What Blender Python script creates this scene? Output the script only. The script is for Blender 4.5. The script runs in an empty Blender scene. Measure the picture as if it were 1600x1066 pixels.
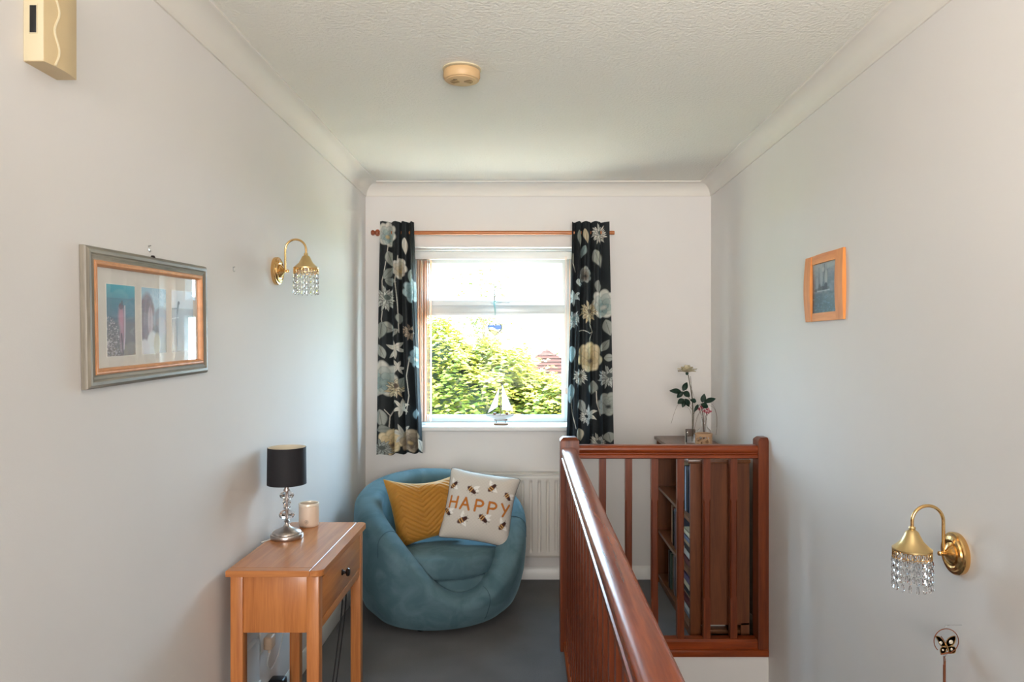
import bpy, bmesh, math, random
import numpy as np
from mathutils import Vector, Matrix
random.seed(7)
rs = np.random.RandomState(11)
PI = math.pi
SC = bpy.context.scene
COL = SC.collection

# ------------------------------------------------------------------ camera, world, lights, exposure
F = 1130.0                 # focal length in pixels of a 1600 px wide frame
CX, CY, CH = 824.0, 541.0, 1.413
cam_d = bpy.data.cameras.new('camera'); cam = bpy.data.objects.new('camera', cam_d); COL.objects.link(cam)
cam.location = (0, 0, CH); cam.rotation_euler = (PI/2, 0, 0)
cam_d.sensor_width = 36; cam_d.lens = F/1600*36
cam_d.shift_x = -(CX-800)/1600; cam_d.shift_y = (CY-533)/1600
cam_d.clip_start = 0.02; cam_d.clip_end = 500
SC.camera = cam

SC.view_settings.view_transform = 'Standard'; SC.view_settings.look = 'None'
SC.view_settings.gamma = 1; SC.view_settings.use_curve_mapping = False
SC.view_settings.exposure = 0.41
SC.cycles.use_denoising = True
SC.cycles.use_adaptive_sampling = True; SC.cycles.adaptive_threshold = 0.03
SC.cycles.max_bounces = 9; SC.cycles.glossy_bounces = 3; SC.cycles.transmission_bounces = 7

w = bpy.data.worlds.new('world'); SC.world = w; w.use_nodes = True
nt = w.node_tree; nt.nodes.clear()
out = nt.nodes.new('ShaderNodeOutputWorld'); bg = nt.nodes.new('ShaderNodeBackground')
tc = nt.nodes.new('ShaderNodeTexCoord'); sep = nt.nodes.new('ShaderNodeSeparateXYZ'); rp = nt.nodes.new('ShaderNodeValToRGB')
nt.links.new(tc.outputs['Generated'], sep.inputs[0]); nt.links.new(sep.outputs['Z'], rp.inputs[0])
rp.color_ramp.elements[0].position = 0.0; rp.color_ramp.elements[0].color = (0.66, 0.875, 1.0, 1)
rp.color_ramp.elements[1].position = 0.6; rp.color_ramp.elements[1].color = (0.34, 0.68, 1.0, 1)
nt.links.new(rp.outputs[0], bg.inputs[0]); bg.inputs[1].default_value = 18.0
nt.links.new(bg.outputs[0], out.inputs[0])

def lamp(name, kind, loc, rot, energy, color=(1,1,1), size=None, sizey=None):
    d = bpy.data.lights.new(name, kind); o = bpy.data.objects.new(name, d); COL.objects.link(o)
    o.location = loc; o.rotation_euler = rot; d.energy = energy; d.color = color
    if size:
        d.size = size
        if sizey: d.shape = 'RECTANGLE'; d.size_y = sizey
    return o
sun = lamp('sun', 'SUN', (0, -5, 10), (0, 0, 0), 52.0, (1.0, 0.81, 0.66))
sun.rotation_euler = Vector((-0.50, 0.12, -0.80)).to_track_quat('-Z', 'Y').to_euler(); sun.data.angle = 0.01
# added fill lamp behind the camera, standing in for light from unseen rooms
lamp('rear_fill', 'AREA', (-0.10, -4.1, 1.45), (math.radians(93), 0, math.radians(-5)), 128, (1.0, 0.98, 0.955), 1.6, 1.6)
lamp('upward_fill', 'AREA', (0.30, -0.25, 1.50), (math.radians(122), 0, math.radians(0)), 13, (1.0, 0.965, 0.92), 0.5, 0.5).data.spread = math.radians(96)  # second added fill, aimed up and forward to lift ceiling and upper walls
pt = lamp('window_portal', 'AREA', (-0.2155, 4.67, 1.47), (-PI/2, 0, 0), 1, (1, 1, 1), 1.0, 1.09)
pt.data.cycles.is_portal = True

# ------------------------------------------------------------------ helpers
def P(px, py, d): return Vector(((px-CX)/F*d, d, CH-(py-CY)/F*d))
def lin(c):
    c = np.asarray(c, float)/255.0
    return np.where(c <= 0.04045, c/12.92, ((c+0.055)/1.055)**2.4)
def L3(*c): return tuple(lin(c))+(1.0,)

def tagit(o, label=None, cat=None, group=None, kind=None):
    if label: o['label'] = label
    if cat: o['category'] = cat
    if group: o['group'] = group
    if kind: o['kind'] = kind
    return o
def thing(name, label, cat, loc=(0,0,0), rot=(0,0,0), group=None):
    o = bpy.data.objects.new(name, None); COL.objects.link(o); o.empty_display_size = 0.05
    o.location = loc; o.rotation_euler = rot
    return tagit(o, label, cat, group)
def mat_of(o, m):
    for x in (m if isinstance(m, (list, tuple)) else [m]): o.materials.append(x)
def link(name, me, parent=None, label=None, kind=None):
    o = bpy.data.objects.new(name, me); COL.objects.link(o)
    if parent is not None: o.parent = parent
    return tagit(o, label, None, None, kind)
def obj(name, bm, m, parent=None, smooth=True, angle=35, label=None, kind=None):
    bmesh.ops.recalc_face_normals(bm, faces=bm.faces)
    me = bpy.data.meshes.new(name); bm.to_mesh(me); bm.free(); mat_of(me, m)
    if smooth:
        me.polygons.foreach_set('use_smooth', [True]*len(me.polygons))
        if angle < 180: me.set_sharp_from_angle(angle=math.radians(angle))
    return link(name, me, parent, label, kind)
def struct(name, bm, m, parent=None, smooth=False):
    return obj(name, bm, m, parent, smooth=smooth, kind='structure')
def copy_tree(o, parent=None):
    c = o.copy(); COL.objects.link(c)
    if parent is not None: c.parent = parent
    for ch in list(o.children): copy_tree(ch, c)
    return c
def NB(): return bmesh.new()
def box(bm, x0, x1, y0, y1, z0, z1, bev=0.0, seg=2, M=None, mi=0):
    v = [bm.verts.new((x, y, z)) for x in (x0, x1) for y in (y0, y1) for z in (z0, z1)]
    idx = [(0,1,3,2), (4,6,7,5), (0,4,5,1), (2,3,7,6), (0,2,6,4), (1,5,7,3)]
    fs = [bm.faces.new([v[i] for i in f]) for f in idx]
    for f in fs: f.material_index = mi
    if bev > 0:
        es = list({e for f in fs for e in f.edges})
        r = bmesh.ops.bevel(bm, geom=es, offset=bev, segments=seg, profile=0.5, affect='EDGES')
        v = list({q for f in r['faces'] for q in f.verts} | {q for q in v if q.is_valid})
    if M is not None: bmesh.ops.transform(bm, matrix=M, verts=v)
    return v
def lathe(bm, prof, seg=32, c=(0,0,0), M=None, a0=0.0):
    """prof: list of (r, z)"""
    rings = []; vs = []
    for r, z in prof:
        if r < 1e-6:
            q = [bm.verts.new((c[0], c[1], c[2]+z))]
        else:
            q = [bm.verts.new((c[0]+r*math.cos(a0+2*PI*i/seg), c[1]+r*math.sin(a0+2*PI*i/seg), c[2]+z)) for i in range(seg)]
        rings.append(q); vs += q
    for a, b in zip(rings[:-1], rings[1:]):
        for i in range(seg):
            j = (i+1) % seg
            if len(a) == 1 and len(b) == 1: continue
            if len(a) == 1: bm.faces.new((a[0], b[i], b[j]))
            elif len(b) == 1: bm.faces.new((a[i], b[0], a[j]))
            else: bm.faces.new((a[i], b[i], b[j], a[j]))
    if M is not None: bmesh.ops.transform(bm, matrix=M, verts=vs)
    return vs
def tube(bm, pts, r, seg=10, cap=True, M=None):
    pts = [Vector(p) for p in pts]; n = len(pts)
    rr = r if isinstance(r, (list, tuple)) else [r]*n
    rings = []; up = None; vs = []
    for i, p in enumerate(pts):
        t = (pts[min(i+1, n-1)]-pts[max(i-1, 0)]).normalized()
        if up is None:
            up = Vector((0,0,1)) if abs(t.z) < 0.9 else Vector((1,0,0))
        a = (up - t*up.dot(t)); a = a.normalized() if a.length > 1e-6 else t.orthogonal().normalized()
        b = t.cross(a); up = a
        q = [bm.verts.new(p + (a*math.cos(2*PI*k/seg)+b*math.sin(2*PI*k/seg))*rr[i]) for k in range(seg)]
        rings.append(q); vs += q
    for a, b in zip(rings[:-1], rings[1:]):
        for k in range(seg):
            bm.faces.new((a[k], a[(k+1)%seg], b[(k+1)%seg], b[k]))
    if cap: bm.faces.new(rings[0][::-1]); bm.faces.new(rings[-1])
    if M is not None: bmesh.ops.transform(bm, matrix=M, verts=vs)
    return vs
def extrude(bm, prof, fn, ts, close=True, caps=True):
    """prof: list of 2d points, fn(p, t)->3d, ts: stations"""
    rings = [[bm.verts.new(fn(p, t)) for p in prof] for t in ts]
    n = len(prof)
    for a, b in zip(rings[:-1], rings[1:]):
        for k in range(n if close else n-1):
            bm.faces.new((a[k], a[(k+1)%n], b[(k+1)%n], b[k]))
    if caps and close: bm.faces.new(rings[0][::-1]); bm.faces.new(rings[-1])
    return rings
def smooth_path(pts, n=6):
    pts = [Vector(p) for p in pts]; o = []
    for i in range(len(pts)-1):
        p0 = pts[max(i-1, 0)]; p1 = pts[i]; p2 = pts[i+1]; p3 = pts[min(i+2, len(pts)-1)]
        for k in range(n):
            t = k/n
            o.append(0.5*((2*p1)+(p2-p0)*t+(2*p0-5*p1+4*p2-p3)*t*t+(3*p1-p0-3*p2+p3)*t**3))
    o.append(pts[-1]); return o
def grid_mesh(name, V, nu, nv, m, parent=None, colors=None, label=None, closed_u=False, smooth=True):
    """V: (nv*nu,3) array row-major (v rows, u columns)"""
    ii = np.arange(nv-1)[:, None]*nu; jj = np.arange(nu if closed_u else nu-1)[None, :]
    a = ii+jj; b = ii+(jj+1) % nu; c = b+nu; d = a+nu
    Fc = np.stack([a, b, c, d], -1).reshape(-1, 4)
    return np_mesh(name, V, Fc, m, parent, colors, label, smooth)
def np_mesh(name, V, Fc, m, parent=None, colors=None, label=None, smooth=True, kind=None):
    me = bpy.data.meshes.new(name); V = np.asarray(V, np.float32); Fc = np.asarray(Fc, np.int32)
    k = Fc.shape[1]
    me.vertices.add(len(V)); me.vertices.foreach_set('co', V.ravel())
    me.loops.add(Fc.size); me.loops.foreach_set('vertex_index', Fc.ravel())
    me.polygons.add(len(Fc)); me.polygons.foreach_set('loop_start', np.arange(0, Fc.size, k, dtype=np.int32))
    me.polygons.foreach_set('loop_total', np.full(len(Fc), k, np.int32))
    me.update(calc_edges=True); me.validate()
    if smooth: me.polygons.foreach_set('use_smooth', [True]*len(me.polygons))
    if colors is not None:
        at = me.color_attributes.new('print', 'FLOAT_COLOR', 'POINT')
        cc = np.ones((len(V), 4), np.float32); cc[:, :3] = colors
        at.data.foreach_set('color', cc.ravel())
    mat_of(me, m)
    return link(name, me, parent, label, kind)

# ------------------------------------------------------------------ materials
def newmat(name):
    m = bpy.data.materials.new(name); m.use_nodes = True
    n = m.node_tree.nodes; b = n['Principled BSDF']; return m, m.node_tree, b
def plain(name, col, rough=0.5, metal=0.0, noise=0.0, nscale=40, bump=0.0, bscale=200, spec=0.5, trans=0.0, sheen=0.0, ior=1.5, coat=0.0):
    m, t, b = newmat(name); b.inputs['Base Color'].default_value = L3(*col)
    b.inputs['Roughness'].default_value = rough; b.inputs['Metallic'].default_value = metal
    b.inputs['Specular IOR Level'].default_value = spec; b.inputs['IOR'].default_value = ior
    b.inputs['Transmission Weight'].default_value = trans; b.inputs['Coat Weight'].default_value = coat
    if sheen: b.inputs['Sheen Weight'].default_value = sheen; b.inputs['Sheen Roughness'].default_value = 0.4
    tcn = t.nodes.new('ShaderNodeTexCoord')
    if noise:
        nz = t.nodes.new('ShaderNodeTexNoise'); nz.inputs['Scale'].default_value = nscale; nz.inputs['Detail'].default_value = 4
        t.links.new(tcn.outputs['Object'], nz.inputs['Vector'])
        r = t.nodes.new('ShaderNodeValToRGB'); c = np.array(L3(*col)[:3])
        r.color_ramp.elements[0].position = 0.3; r.color_ramp.elements[1].position = 0.7
        r.color_ramp.elements[0].color = tuple(c*(1-noise))+(1,); r.color_ramp.elements[1].color = tuple(np.minimum(c*(1+noise), 1))+(1,)
        t.links.new(nz.outputs['Fac'], r.inputs[0]); t.links.new(r.outputs[0], b.inputs['Base Color'])
    if bump:
        nb = t.nodes.new('ShaderNodeTexNoise'); nb.inputs['Scale'].default_value = bscale; nb.inputs['Detail'].default_value = 3
        t.links.new(tcn.outputs['Object'], nb.inputs['Vector'])
        bp = t.nodes.new('ShaderNodeBump'); bp.inputs['Strength'].default_value = bump; bp.inputs['Distance'].default_value = 0.004
        t.links.new(nb.outputs['Fac'], bp.inputs['Height']); t.links.new(bp.outputs[0], b.inputs['Normal'])
    return m
def wood(name, c1, c2, axis='X', rough=0.35, scale=1.0, coat=0.3, knots=True):
    m, t, b = newmat(name); tcn = t.nodes.new('ShaderNodeTexCoord'); mp = t.nodes.new('ShaderNodeMapping')
    s = [26*scale]*3; s['XYZ'.index(axis)] = 1.6*scale; mp.inputs['Scale'].default_value = s
    t.links.new(tcn.outputs['Object'], mp.inputs['Vector'])
    n1 = t.nodes.new('ShaderNodeTexNoise'); n1.inputs['Scale'].default_value = 1.5; n1.inputs['Detail'].default_value = 6; n1.inputs['Distortion'].default_value = 0.6
    n2 = t.nodes.new('ShaderNodeTexNoise'); n2.inputs['Scale'].default_value = 9; n2.inputs['Detail'].default_value = 3
    t.links.new(mp.outputs[0], n1.inputs['Vector']); t.links.new(mp.outputs[0], n2.inputs['Vector'])
    mx = t.nodes.new('ShaderNodeMath'); mx.operation = 'MULTIPLY_ADD'; mx.inputs[1].default_value = 0.35
    t.links.new(n2.outputs['Fac'], mx.inputs[0]); t.links.new(n1.outputs['Fac'], mx.inputs[2])
    r = t.nodes.new('ShaderNodeValToRGB'); r.color_ramp.elements[0].position = 0.42; r.color_ramp.elements[1].position = 0.86
    r.color_ramp.elements[0].color = L3(*c2); r.color_ramp.elements[1].color = L3(*c1)
    t.links.new(mx.outputs[0], r.inputs[0]); t.links.new(r.outputs[0], b.inputs['Base Color'])
    b.inputs['Roughness'].default_value = rough; b.inputs['Coat Weight'].default_value = coat; b.inputs['Specular IOR Level'].default_value = 0.4; b.inputs['Coat Roughness'].default_value = 0.15
    bp = t.nodes.new('ShaderNodeBump'); bp.inputs['Strength'].default_value = 0.06; bp.inputs['Distance'].default_value = 0.001
    t.links.new(n2.outputs['Fac'], bp.inputs['Height']); t.links.new(bp.outputs[0], b.inputs['Normal'])
    return m
def printed(name, rough=0.6, transl=0.0, bump=0.0, sheen=0.0):
    m, t, b = newmat(name); a = t.nodes.new('ShaderNodeVertexColor'); a.layer_name = 'print'
    t.links.new(a.outputs['Color'], b.inputs['Base Color']); b.inputs['Roughness'].default_value = rough
    b.inputs['Specular IOR Level'].default_value = 0.25
    if sheen: b.inputs['Sheen Weight'].default_value = sheen
    if bump:
        tcn = t.nodes.new('ShaderNodeTexCoord'); nb = t.nodes.new('ShaderNodeTexNoise'); nb.inputs['Scale'].default_value = 900
        t.links.new(tcn.outputs['Object'], nb.inputs['Vector'])
        bp = t.nodes.new('ShaderNodeBump'); bp.inputs['Strength'].default_value = bump; bp.inputs['Distance'].default_value = 0.002
        t.links.new(nb.outputs['Fac'], bp.inputs['Height']); t.links.new(bp.outputs[0], b.inputs['Normal'])
    if transl:
        tr = t.nodes.new('ShaderNodeBsdfTranslucent'); t.links.new(a.outputs['Color'], tr.inputs['Color'])
        mx = t.nodes.new('ShaderNodeMixShader'); mx.inputs[0].default_value = transl
        t.links.new(b.outputs[0], mx.inputs[1]); t.links.new(tr.outputs[0], mx.inputs[2])
        t.links.new(mx.outputs[0], t.nodes['Material Output'].inputs['Surface'])
    return m
def thin_glass(name, gloss=1.0, tint=(1,1,1)):
    m, t, b = newmat(name); t.nodes.remove(b)
    tr = t.nodes.new('ShaderNodeBsdfTransparent'); tr.inputs[0].default_value = (*tint, 1)
    gl = t.nodes.new('ShaderNodeBsdfGlossy'); gl.inputs['Roughness'].default_value = 0.01
    fr = t.nodes.new('ShaderNodeFresnel'); fr.inputs['IOR'].default_value = 1.5
    mu = t.nodes.new('ShaderNodeMath'); mu.operation = 'MULTIPLY'; mu.inputs[1].default_value = gloss
    mx = t.nodes.new('ShaderNodeMixShader'); ge = t.nodes.new('ShaderNodeNewGeometry'); iv = t.nodes.new('ShaderNodeMath'); iv.operation = 'SUBTRACT'; iv.inputs[0].default_value = 1.0
    m2 = t.nodes.new('ShaderNodeMath'); m2.operation = 'MULTIPLY'
    t.links.new(fr.outputs[0], mu.inputs[0]); t.links.new(ge.outputs['Backfacing'], iv.inputs[1]); t.links.new(mu.outputs[0], m2.inputs[0]); t.links.new(iv.outputs[0], m2.inputs[1]); t.links.new(m2.outputs[0], mx.inputs[0])
    t.links.new(tr.outputs[0], mx.inputs[1]); t.links.new(gl.outputs[0], mx.inputs[2])
    t.links.new(mx.outputs[0], t.nodes['Material Output'].inputs['Surface'])
    return m

M_wall = plain('wall_paint', (225, 220, 216), 0.75, bump=0.05, bscale=260, noise=0.012, nscale=3)
M_ceil = plain('ceiling_stipple', (230, 226, 216), 0.85, bump=1.0, bscale=85)
M_white = plain('white_gloss', (228, 226, 222), 0.35, noise=0.01, nscale=8)
M_cove = plain('cove_paint', (226, 220, 211), 0.6, noise=0.01, nscale=8)
M_upvc = plain('white_upvc', (208, 215, 217), 0.25, noise=0.01, nscale=8)
M_rad = plain('radiator_enamel', (215, 208, 200), 0.35, noise=0.01, nscale=8)
M_pineX = wood('stained_pine_x', (150, 66, 24), (98, 38, 11), 'X', 0.3, coat=0.1)
M_pineY = wood('stained_pine_y', (156, 72, 27), (112, 45, 14), 'Y', 0.24, coat=0.0)
M_pineZ = wood('stained_pine_z', (124, 56, 20), (80, 31, 9), 'Z', 0.35, coat=0.1)
M_oakX = wood('oak_x', (204, 134, 76), (172, 102, 52), 'X', 0.35)
M_oakY = wood('oak_y', (204, 134, 76), (172, 102, 52), 'Y', 0.3)
M_oakZ = wood('oak_z', (200, 128, 70), (166, 96, 48), 'Z', 0.4)
M_caseY = wood('bookcase_y', (122, 76, 44), (90, 52, 29), 'Y', 0.4)
M_caseZ = wood('bookcase_z', (120, 66, 32), (86, 44, 19), 'Z', 0.6, coat=0)
M_pole = wood('pole_wood', (196, 120, 66), (158, 88, 42), 'X', 0.35)
M_finial = plain('finial_wood', (142, 70, 36), 0.35, noise=0.15, nscale=60)
M_brass = plain('brass', (226, 186, 126), 0.2, 1.0, noise=0.05, nscale=30)
M_brass_s = plain('satin_brass', (222, 194, 140), 0.34, 1.0, noise=0.03, nscale=30)
M_copper = plain('copper', (178, 108, 76), 0.3, 1.0, noise=0.08, nscale=30)
M_nickel = plain('brushed_nickel', (186, 176, 170), 0.3, 1.0, noise=0.04, nscale=60)
M_dark = plain('dark_bronze', (50, 42, 40), 0.35, 0.7, noise=0.1, nscale=60)
M_black = plain('black_plastic', (22, 22, 24), 0.4, noise=0.1, nscale=60)
M_crystal = plain('crystal', (250, 250, 252), 0.02, trans=1.0, ior=1.55)
M_glass = plain('clear_glass', (250, 250, 250), 0.02, trans=1.0, ior=1.2)
M_pane = thin_glass('window_glass', 0.15)
M_picglass = thin_glass('picture_glass', 1.0)
M_cream = plain('aged_cream_plastic', (208, 184, 142), 0.45, noise=0.03, nscale=12)
M_cream2 = plain('pale_cream_plastic', (208, 194, 162), 0.45, noise=0.02, nscale=12)
M_steel = plain('steel', (170, 168, 165), 0.3, 1.0, noise=0.05, nscale=60)

# ------------------------------------------------------------------ the room
XL, XR, YB, YF, ZC = -0.983, 1.1155, 4.392, -4.3, 2.40
SWX, SWY, ZD = 0.200, 3.346, -2.60       # stairwell edge, lower hall level
OX0, OX1, OZ0, OZ1 = -0.715, 0.284, 0.928, 2.0155   # window opening
YW = 4.605

b = NB(); box(b, XL-0.25, XL, YF-0.2, YB+0.27, ZD, ZC+0.1); struct('wall_left', b, M_wall)
b = NB(); box(b, XR, XR+0.25, YF-0.2, YB+0.27, ZD, ZC+0.1); struct('wall_right', b, M_wall)
b = NB(); box(b, XL, XR, YF-0.2, YF, ZD, ZC+0.1); struct('wall_rear', b, M_wall)
b = NB()
box(b, XL, OX0, YB, YB+0.27, ZD, ZC+0.1); box(b, OX1, XR, YB, YB+0.27, ZD, ZC+0.1)
box(b, OX0, OX1, YB, YB+0.27, ZD, OZ0-0.03); box(b, OX0, OX1, YB, YB+0.27, OZ1, ZC+0.1)
struct('wall_back', b, M_wall)
b = NB(); box(b, XL-0.25, XR+0.25, YF-0.2, YB+0.27, ZC, ZC+0.25); struct('ceiling', b, M_ceil)

# carpet
def carpet_mat():
    m, t, bb = newmat('carpet'); tcn = t.nodes.new('ShaderNodeTexCoord')
    n1 = t.nodes.new('ShaderNodeTexNoise'); n1.inputs['Scale'].default_value = 420; n1.inputs['Detail'].default_value = 2
    n2 = t.nodes.new('ShaderNodeTexNoise'); n2.inputs['Scale'].default_value = 5; n2.inputs['Detail'].default_value = 4
    t.links.new(tcn.outputs['Object'], n1.inputs['Vector']); t.links.new(tcn.outputs['Object'], n2.inputs['Vector'])
    ad = t.nodes.new('ShaderNodeMath'); ad.operation = 'MULTIPLY_ADD'; ad.inputs[1].default_value = 0.5
    t.links.new(n2.outputs['Fac'], ad.inputs[0]); t.links.new(n1.outputs['Fac'], ad.inputs[2])
    r = t.nodes.new('ShaderNodeValToRGB'); r.color_ramp.elements[0].position = 0.45; r.color_ramp.elements[1].position = 1.05
    r.color_ramp.elements[0].color = L3(76, 75, 76); r.color_ramp.elements[1].color = L3(116, 114, 114)
    t.links.new(ad.outputs[0], r.inputs[0]); t.links.new(r.outputs[0], bb.inputs['Base Color'])
    bb.inputs['Roughness'].default_value = 0.95; bb.inputs['Sheen Weight'].default_value = 0.2; bb.inputs['Specular IOR Level'].default_value = 0.1
    bp = t.nodes.new('ShaderNodeBump'); bp.inputs['Strength'].default_value = 0.8; bp.inputs['Distance'].default_value = 0.006
    t.links.new(n1.outputs['Fac'], bp.inputs['Height']); t.links.new(bp.outputs[0], bb.inputs['Normal'])
    return m
M_carpet = carpet_mat()
b = NB(); box(b, XL, SWX-0.002, YF, YB, -0.22, 0); box(b, SWX-0.002, XR, SWY+0.012, YB, -0.22, 0); box(b, SWX-0.002, XR, YF, -0.88, -0.22, 0); struct('floor', b, M_carpet)
b = NB(); box(b, SWX-0.002, XR, YF, YB, ZD-0.1, ZD)
for k in range(11):
    box(b, 0.28, XR, -0.6+0.25*k, 2.15, ZD, -0.2-0.22*k-0.02)
struct('floor_downstairs', b, M_carpet)
# stairwell lining below the landing
b = NB(); box(b, SWX-0.002, XR, SWY, SWY+0.012, ZD, -0.02); struct('wall_stairwell', b, M_wall)
b = NB(); box(b, SWX-0.002, XR, -0.90, -0.88, ZD, -0.001); struct('wall_stairwell_near', b, M_wall)
b = NB(); box(b, SWX-0.002, SWX+0.010, -0.88, SWY, ZD, -0.02); struct('wall_stairwell_side', b, M_wall)

# coving: concave quarter with small steps, mitred round the room
cv = [(0, 0.084), (0.004, 0.084), (0.006, 0.080)]
for k in range(9):
    a = k/8*PI/2
    cv.append((0.074-0.066*math.cos(a), 0.074-0.066*math.sin(a)))   # concave arc
cv = [(0, 0.078), (0.006, 0.078), (0.008, 0.073)] + [(0.074-0.066*math.cos(k/8*PI/2), 0.074-0.066*math.sin(k/8*PI/2)) for k in range(9)] + [(0.079, 0.008), (0.082, 0.006), (0.082, 0), (0, 0)]
# (distance from the wall, drop below the ceiling)
def cove(name, fn, ts):
    b = NB(); extrude(b, cv, fn, ts); obj(name, b, M_cove, kind='structure', angle=40)
cove('trim_1', lambda p, t: (XL+p[0], (YF if t == 0 else YB-p[0]), ZC-p[1]), (0, 1))
cove('trim_2', lambda p, t: (XR-p[0], (YF if t == 0 else YB-p[0]), ZC-p[1]), (0, 1))
cove('trim_3', lambda p, t: ((XL+p[0]) if t == 0 else (XR-p[0]), YB-p[0], ZC-p[1]), (0, 1))
# skirting
sk = [(0, 0), (0.016, 0), (0.016, 0.058), (0.012, 0.066), (0.010, 0.072), (0.004, 0.078), (0, 0.078)]
def skirt(name, fn, ts):
    b = NB(); extrude(b, sk, fn, ts); obj(name, b, M_white, kind='structure', angle=30)
skirt('baseboard_back', lambda p, t: (t, YB-p[0], p[1]), (XL+0.016, XR-0.016))
skirt('baseboard_left', lambda p, t: (XL+p[0], t, p[1]), (YF, YB))
skirt('baseboard_right', lambda p, t: (XR-p[0], t, p[1]), (SWY+0.09, YB))
# ------------------------------------------------------------------ window
win = bpy.data.objects.new('window_1', None); COL.objects.link(win); win.location = (0, YW, 0); win['kind'] = 'structure'
def wb(name, rects, y0, y1, m=M_upvc, bev=0.004):
    b = NB()
    for r in rects: box(b, r[0], r[1], y0, y1, r[2], r[3], bev)
    return obj(name, b, m, win, kind=None)
# fixed outer frame
wb('window_frame', [(OX0, OX0+0.062, OZ0, OZ1), (OX1-0.05, OX1, OZ0, OZ1), (OX0+0.05, OX1-0.04, OZ1-0.062, OZ1), (OX0+0.05, OX1-0.04, OZ0, OZ0+0.032)], 0, 0.06)
wb('transom', [(OX0+0.055, OX1-0.045, 1.612, 1.678)], 0.0, 0.058)
# lower glazing bead and top hung sash
b = NB()
def bead(x0, x1, z0, z1, wdt, y0, y1):
    # rectangular ring with a sloping inner face
    o = [(x0, z0), (x1, z0), (x1, z1), (x0, z1)]; i = [(x0+wdt, z0+wdt), (x1-wdt, z0+wdt), (x1-wdt, z1-wdt), (x0+wdt, z1-wdt)]
    A = [b.verts.new((p[0], y0, p[1])) for p in o]; h = wdt*0.55
    m_ = [(x0+h, z0+h), (x1-h, z0+h), (x1-h, z1-h), (x0+h, z1-h)]
    Mv = [b.verts.new((p[0], y0, p[1])) for p in m_]
    B = [b.verts.new((p[0], y1, p[1])) for p in i]; C = [b.verts.new((p[0], y1, p[1])) for p in o]
    for k in range(4):
        l = (k+1) % 4
        b.faces.new((A[k], A[l], Mv[l], Mv[k])); b.faces.new((Mv[k], Mv[l], B[l], B[k])); b.faces.new((B[k], B[l], C[l], C[k])); b.faces.new((C[k], C[l], A[l], A[k]))
bead(OX0+0.052, OX1-0.042, OZ0+0.024, 1.620, 0.022, -0.008, 0.03)
obj('glazing_bead', b, M_upvc, win, smooth=False)
b = NB(); bead(OX0+0.040, OX1-0.032, 1.672, OZ1-0.045, 0.056, -0.014, 0.03); obj('sash', b, M_upvc, win, smooth=False)
wb('pane', [(OX0+0.06, OX1-0.05, OZ0+0.03, 1.615)], 0.026, 0.030, M_pane, 0)
wb('pane', [(OX0+0.09, OX1-0.08, 1.715, OZ1-0.09)], 0.0262, 0.030, M_pane, 0)
b = NB(); box(b, -0.232, -0.168, -0.032, -0.014, 1.682, 1.698, 0.003); box(b, -0.190, -0.112, -0.050, -0.034, 1.686, 1.696, 0.003); box(b, -0.196, -0.180, -0.050, -0.02, 1.684, 1.697, 0.003)
obj('window_handle', b, M_upvc, win)
b = NB()
sp = [(YB-0.036, 0.912), (YB-0.038, 0.919), (YB-0.034, 0.926), (YB-0.028, 0.928), (YW+0.01, 0.928), (YW+0.01, 0.899), (YB-0.030, 0.899), (YB-0.036, 0.904)]
rings = [[b.verts.new((x, p[0]-YW, p[1])) for p in sp] for x in (OX0-0.03, OX1+0.03)]
n = len(sp)
for k in range(n): b.faces.new((rings[0][k], rings[0][(k+1)%n], rings[1][(k+1)%n], rings[1][k]))
b.faces.new(rings[0][::-1]); b.faces.new(rings[1])
# keep the board inside the opening behind the wall face
obj('window_sill', b, M_white, win, angle=50)

# ------------------------------------------------------------------ balustrade round the stairwell
bal = thing('balustrade', 'red-stained pine landing balustrade with moulded handrail around the stairwell', 'balustrade', (0.196, 3.384, 0))
ox, oy = 0.196, 3.384
hp = [(-0.028, 0), (-0.034, 0.004), (-0.034, 0.017), (-0.026, 0.022), (-0.026, 0.026), (-0.034, 0.032), (-0.035, 0.046), (-0.033, 0.053), (-0.028, 0.059), (-0.021, 0.0615), (0, 0.062)]
hp = hp + [(-p[0], p[1]) for p in hp[::-1][1:]]
def newel(x0, x1, y0, y1, zt, half=False):
    b = NB(); c = 0.014
    r = 0.012
    def sq(d, z): return [b.verts.new(v) for v in ((x0+d-ox, y0+d-oy, z), (x1-(0 if half else d)-ox, y0+d-oy, z), (x1-(0 if half else d)-ox, y1-d-oy, z), (x0+d-ox, y1-d-oy, z))]
    R = [sq(0, 0.0), sq(0, zt-c), sq(c, zt)]
    for a_, c_ in zip(R[:-1], R[1:]):
        for k in range(4): b.faces.new((a_[k], a_[(k+1)%4], c_[(k+1)%4], c_[k]))
    b.faces.new(R[0][::-1]); b.faces.new(R[-1])
    bmesh.ops.bevel(b, geom=[e for e in b.edges], offset=0.002, segments=2, affect='EDGES')
    return obj('newel_post', b, M_pineZ, bal)
newel(0.152, 0.240, 3.340, 3.428, 0.989)
newel(1.068, XR, 3.340, 3.428, 0.989, True)
newel(0.152, 0.240, -0.70, -0.612, 0.989)
b = NB(); extrude(b, hp, lambda p, t: (p[0]+0.191-ox, t-oy, 0.883+p[1]), (-0.612, 3.340)); obj('handrail', b, M_pineY, bal, angle=50)
b = NB(); extrude(b, hp, lambda p, t: (t-ox, p[0]+3.384-oy, 0.890+p[1]), (0.240, 1.068)); obj('handrail', b, M_pineX, bal, angle=50)
bp_ = [(-0.030, 0.010), (0.030, 0.010), (0.030, 0.040), (0.022, 0.050), (-0.022, 0.050), (-0.030, 0.040)]
b = NB(); extrude(b, bp_, lambda p, t: (p[0]+0.196-ox, t-oy, p[1]), (-0.612, 3.340)); obj('base_rail', b, M_pineY, bal, smooth=False)
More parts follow.
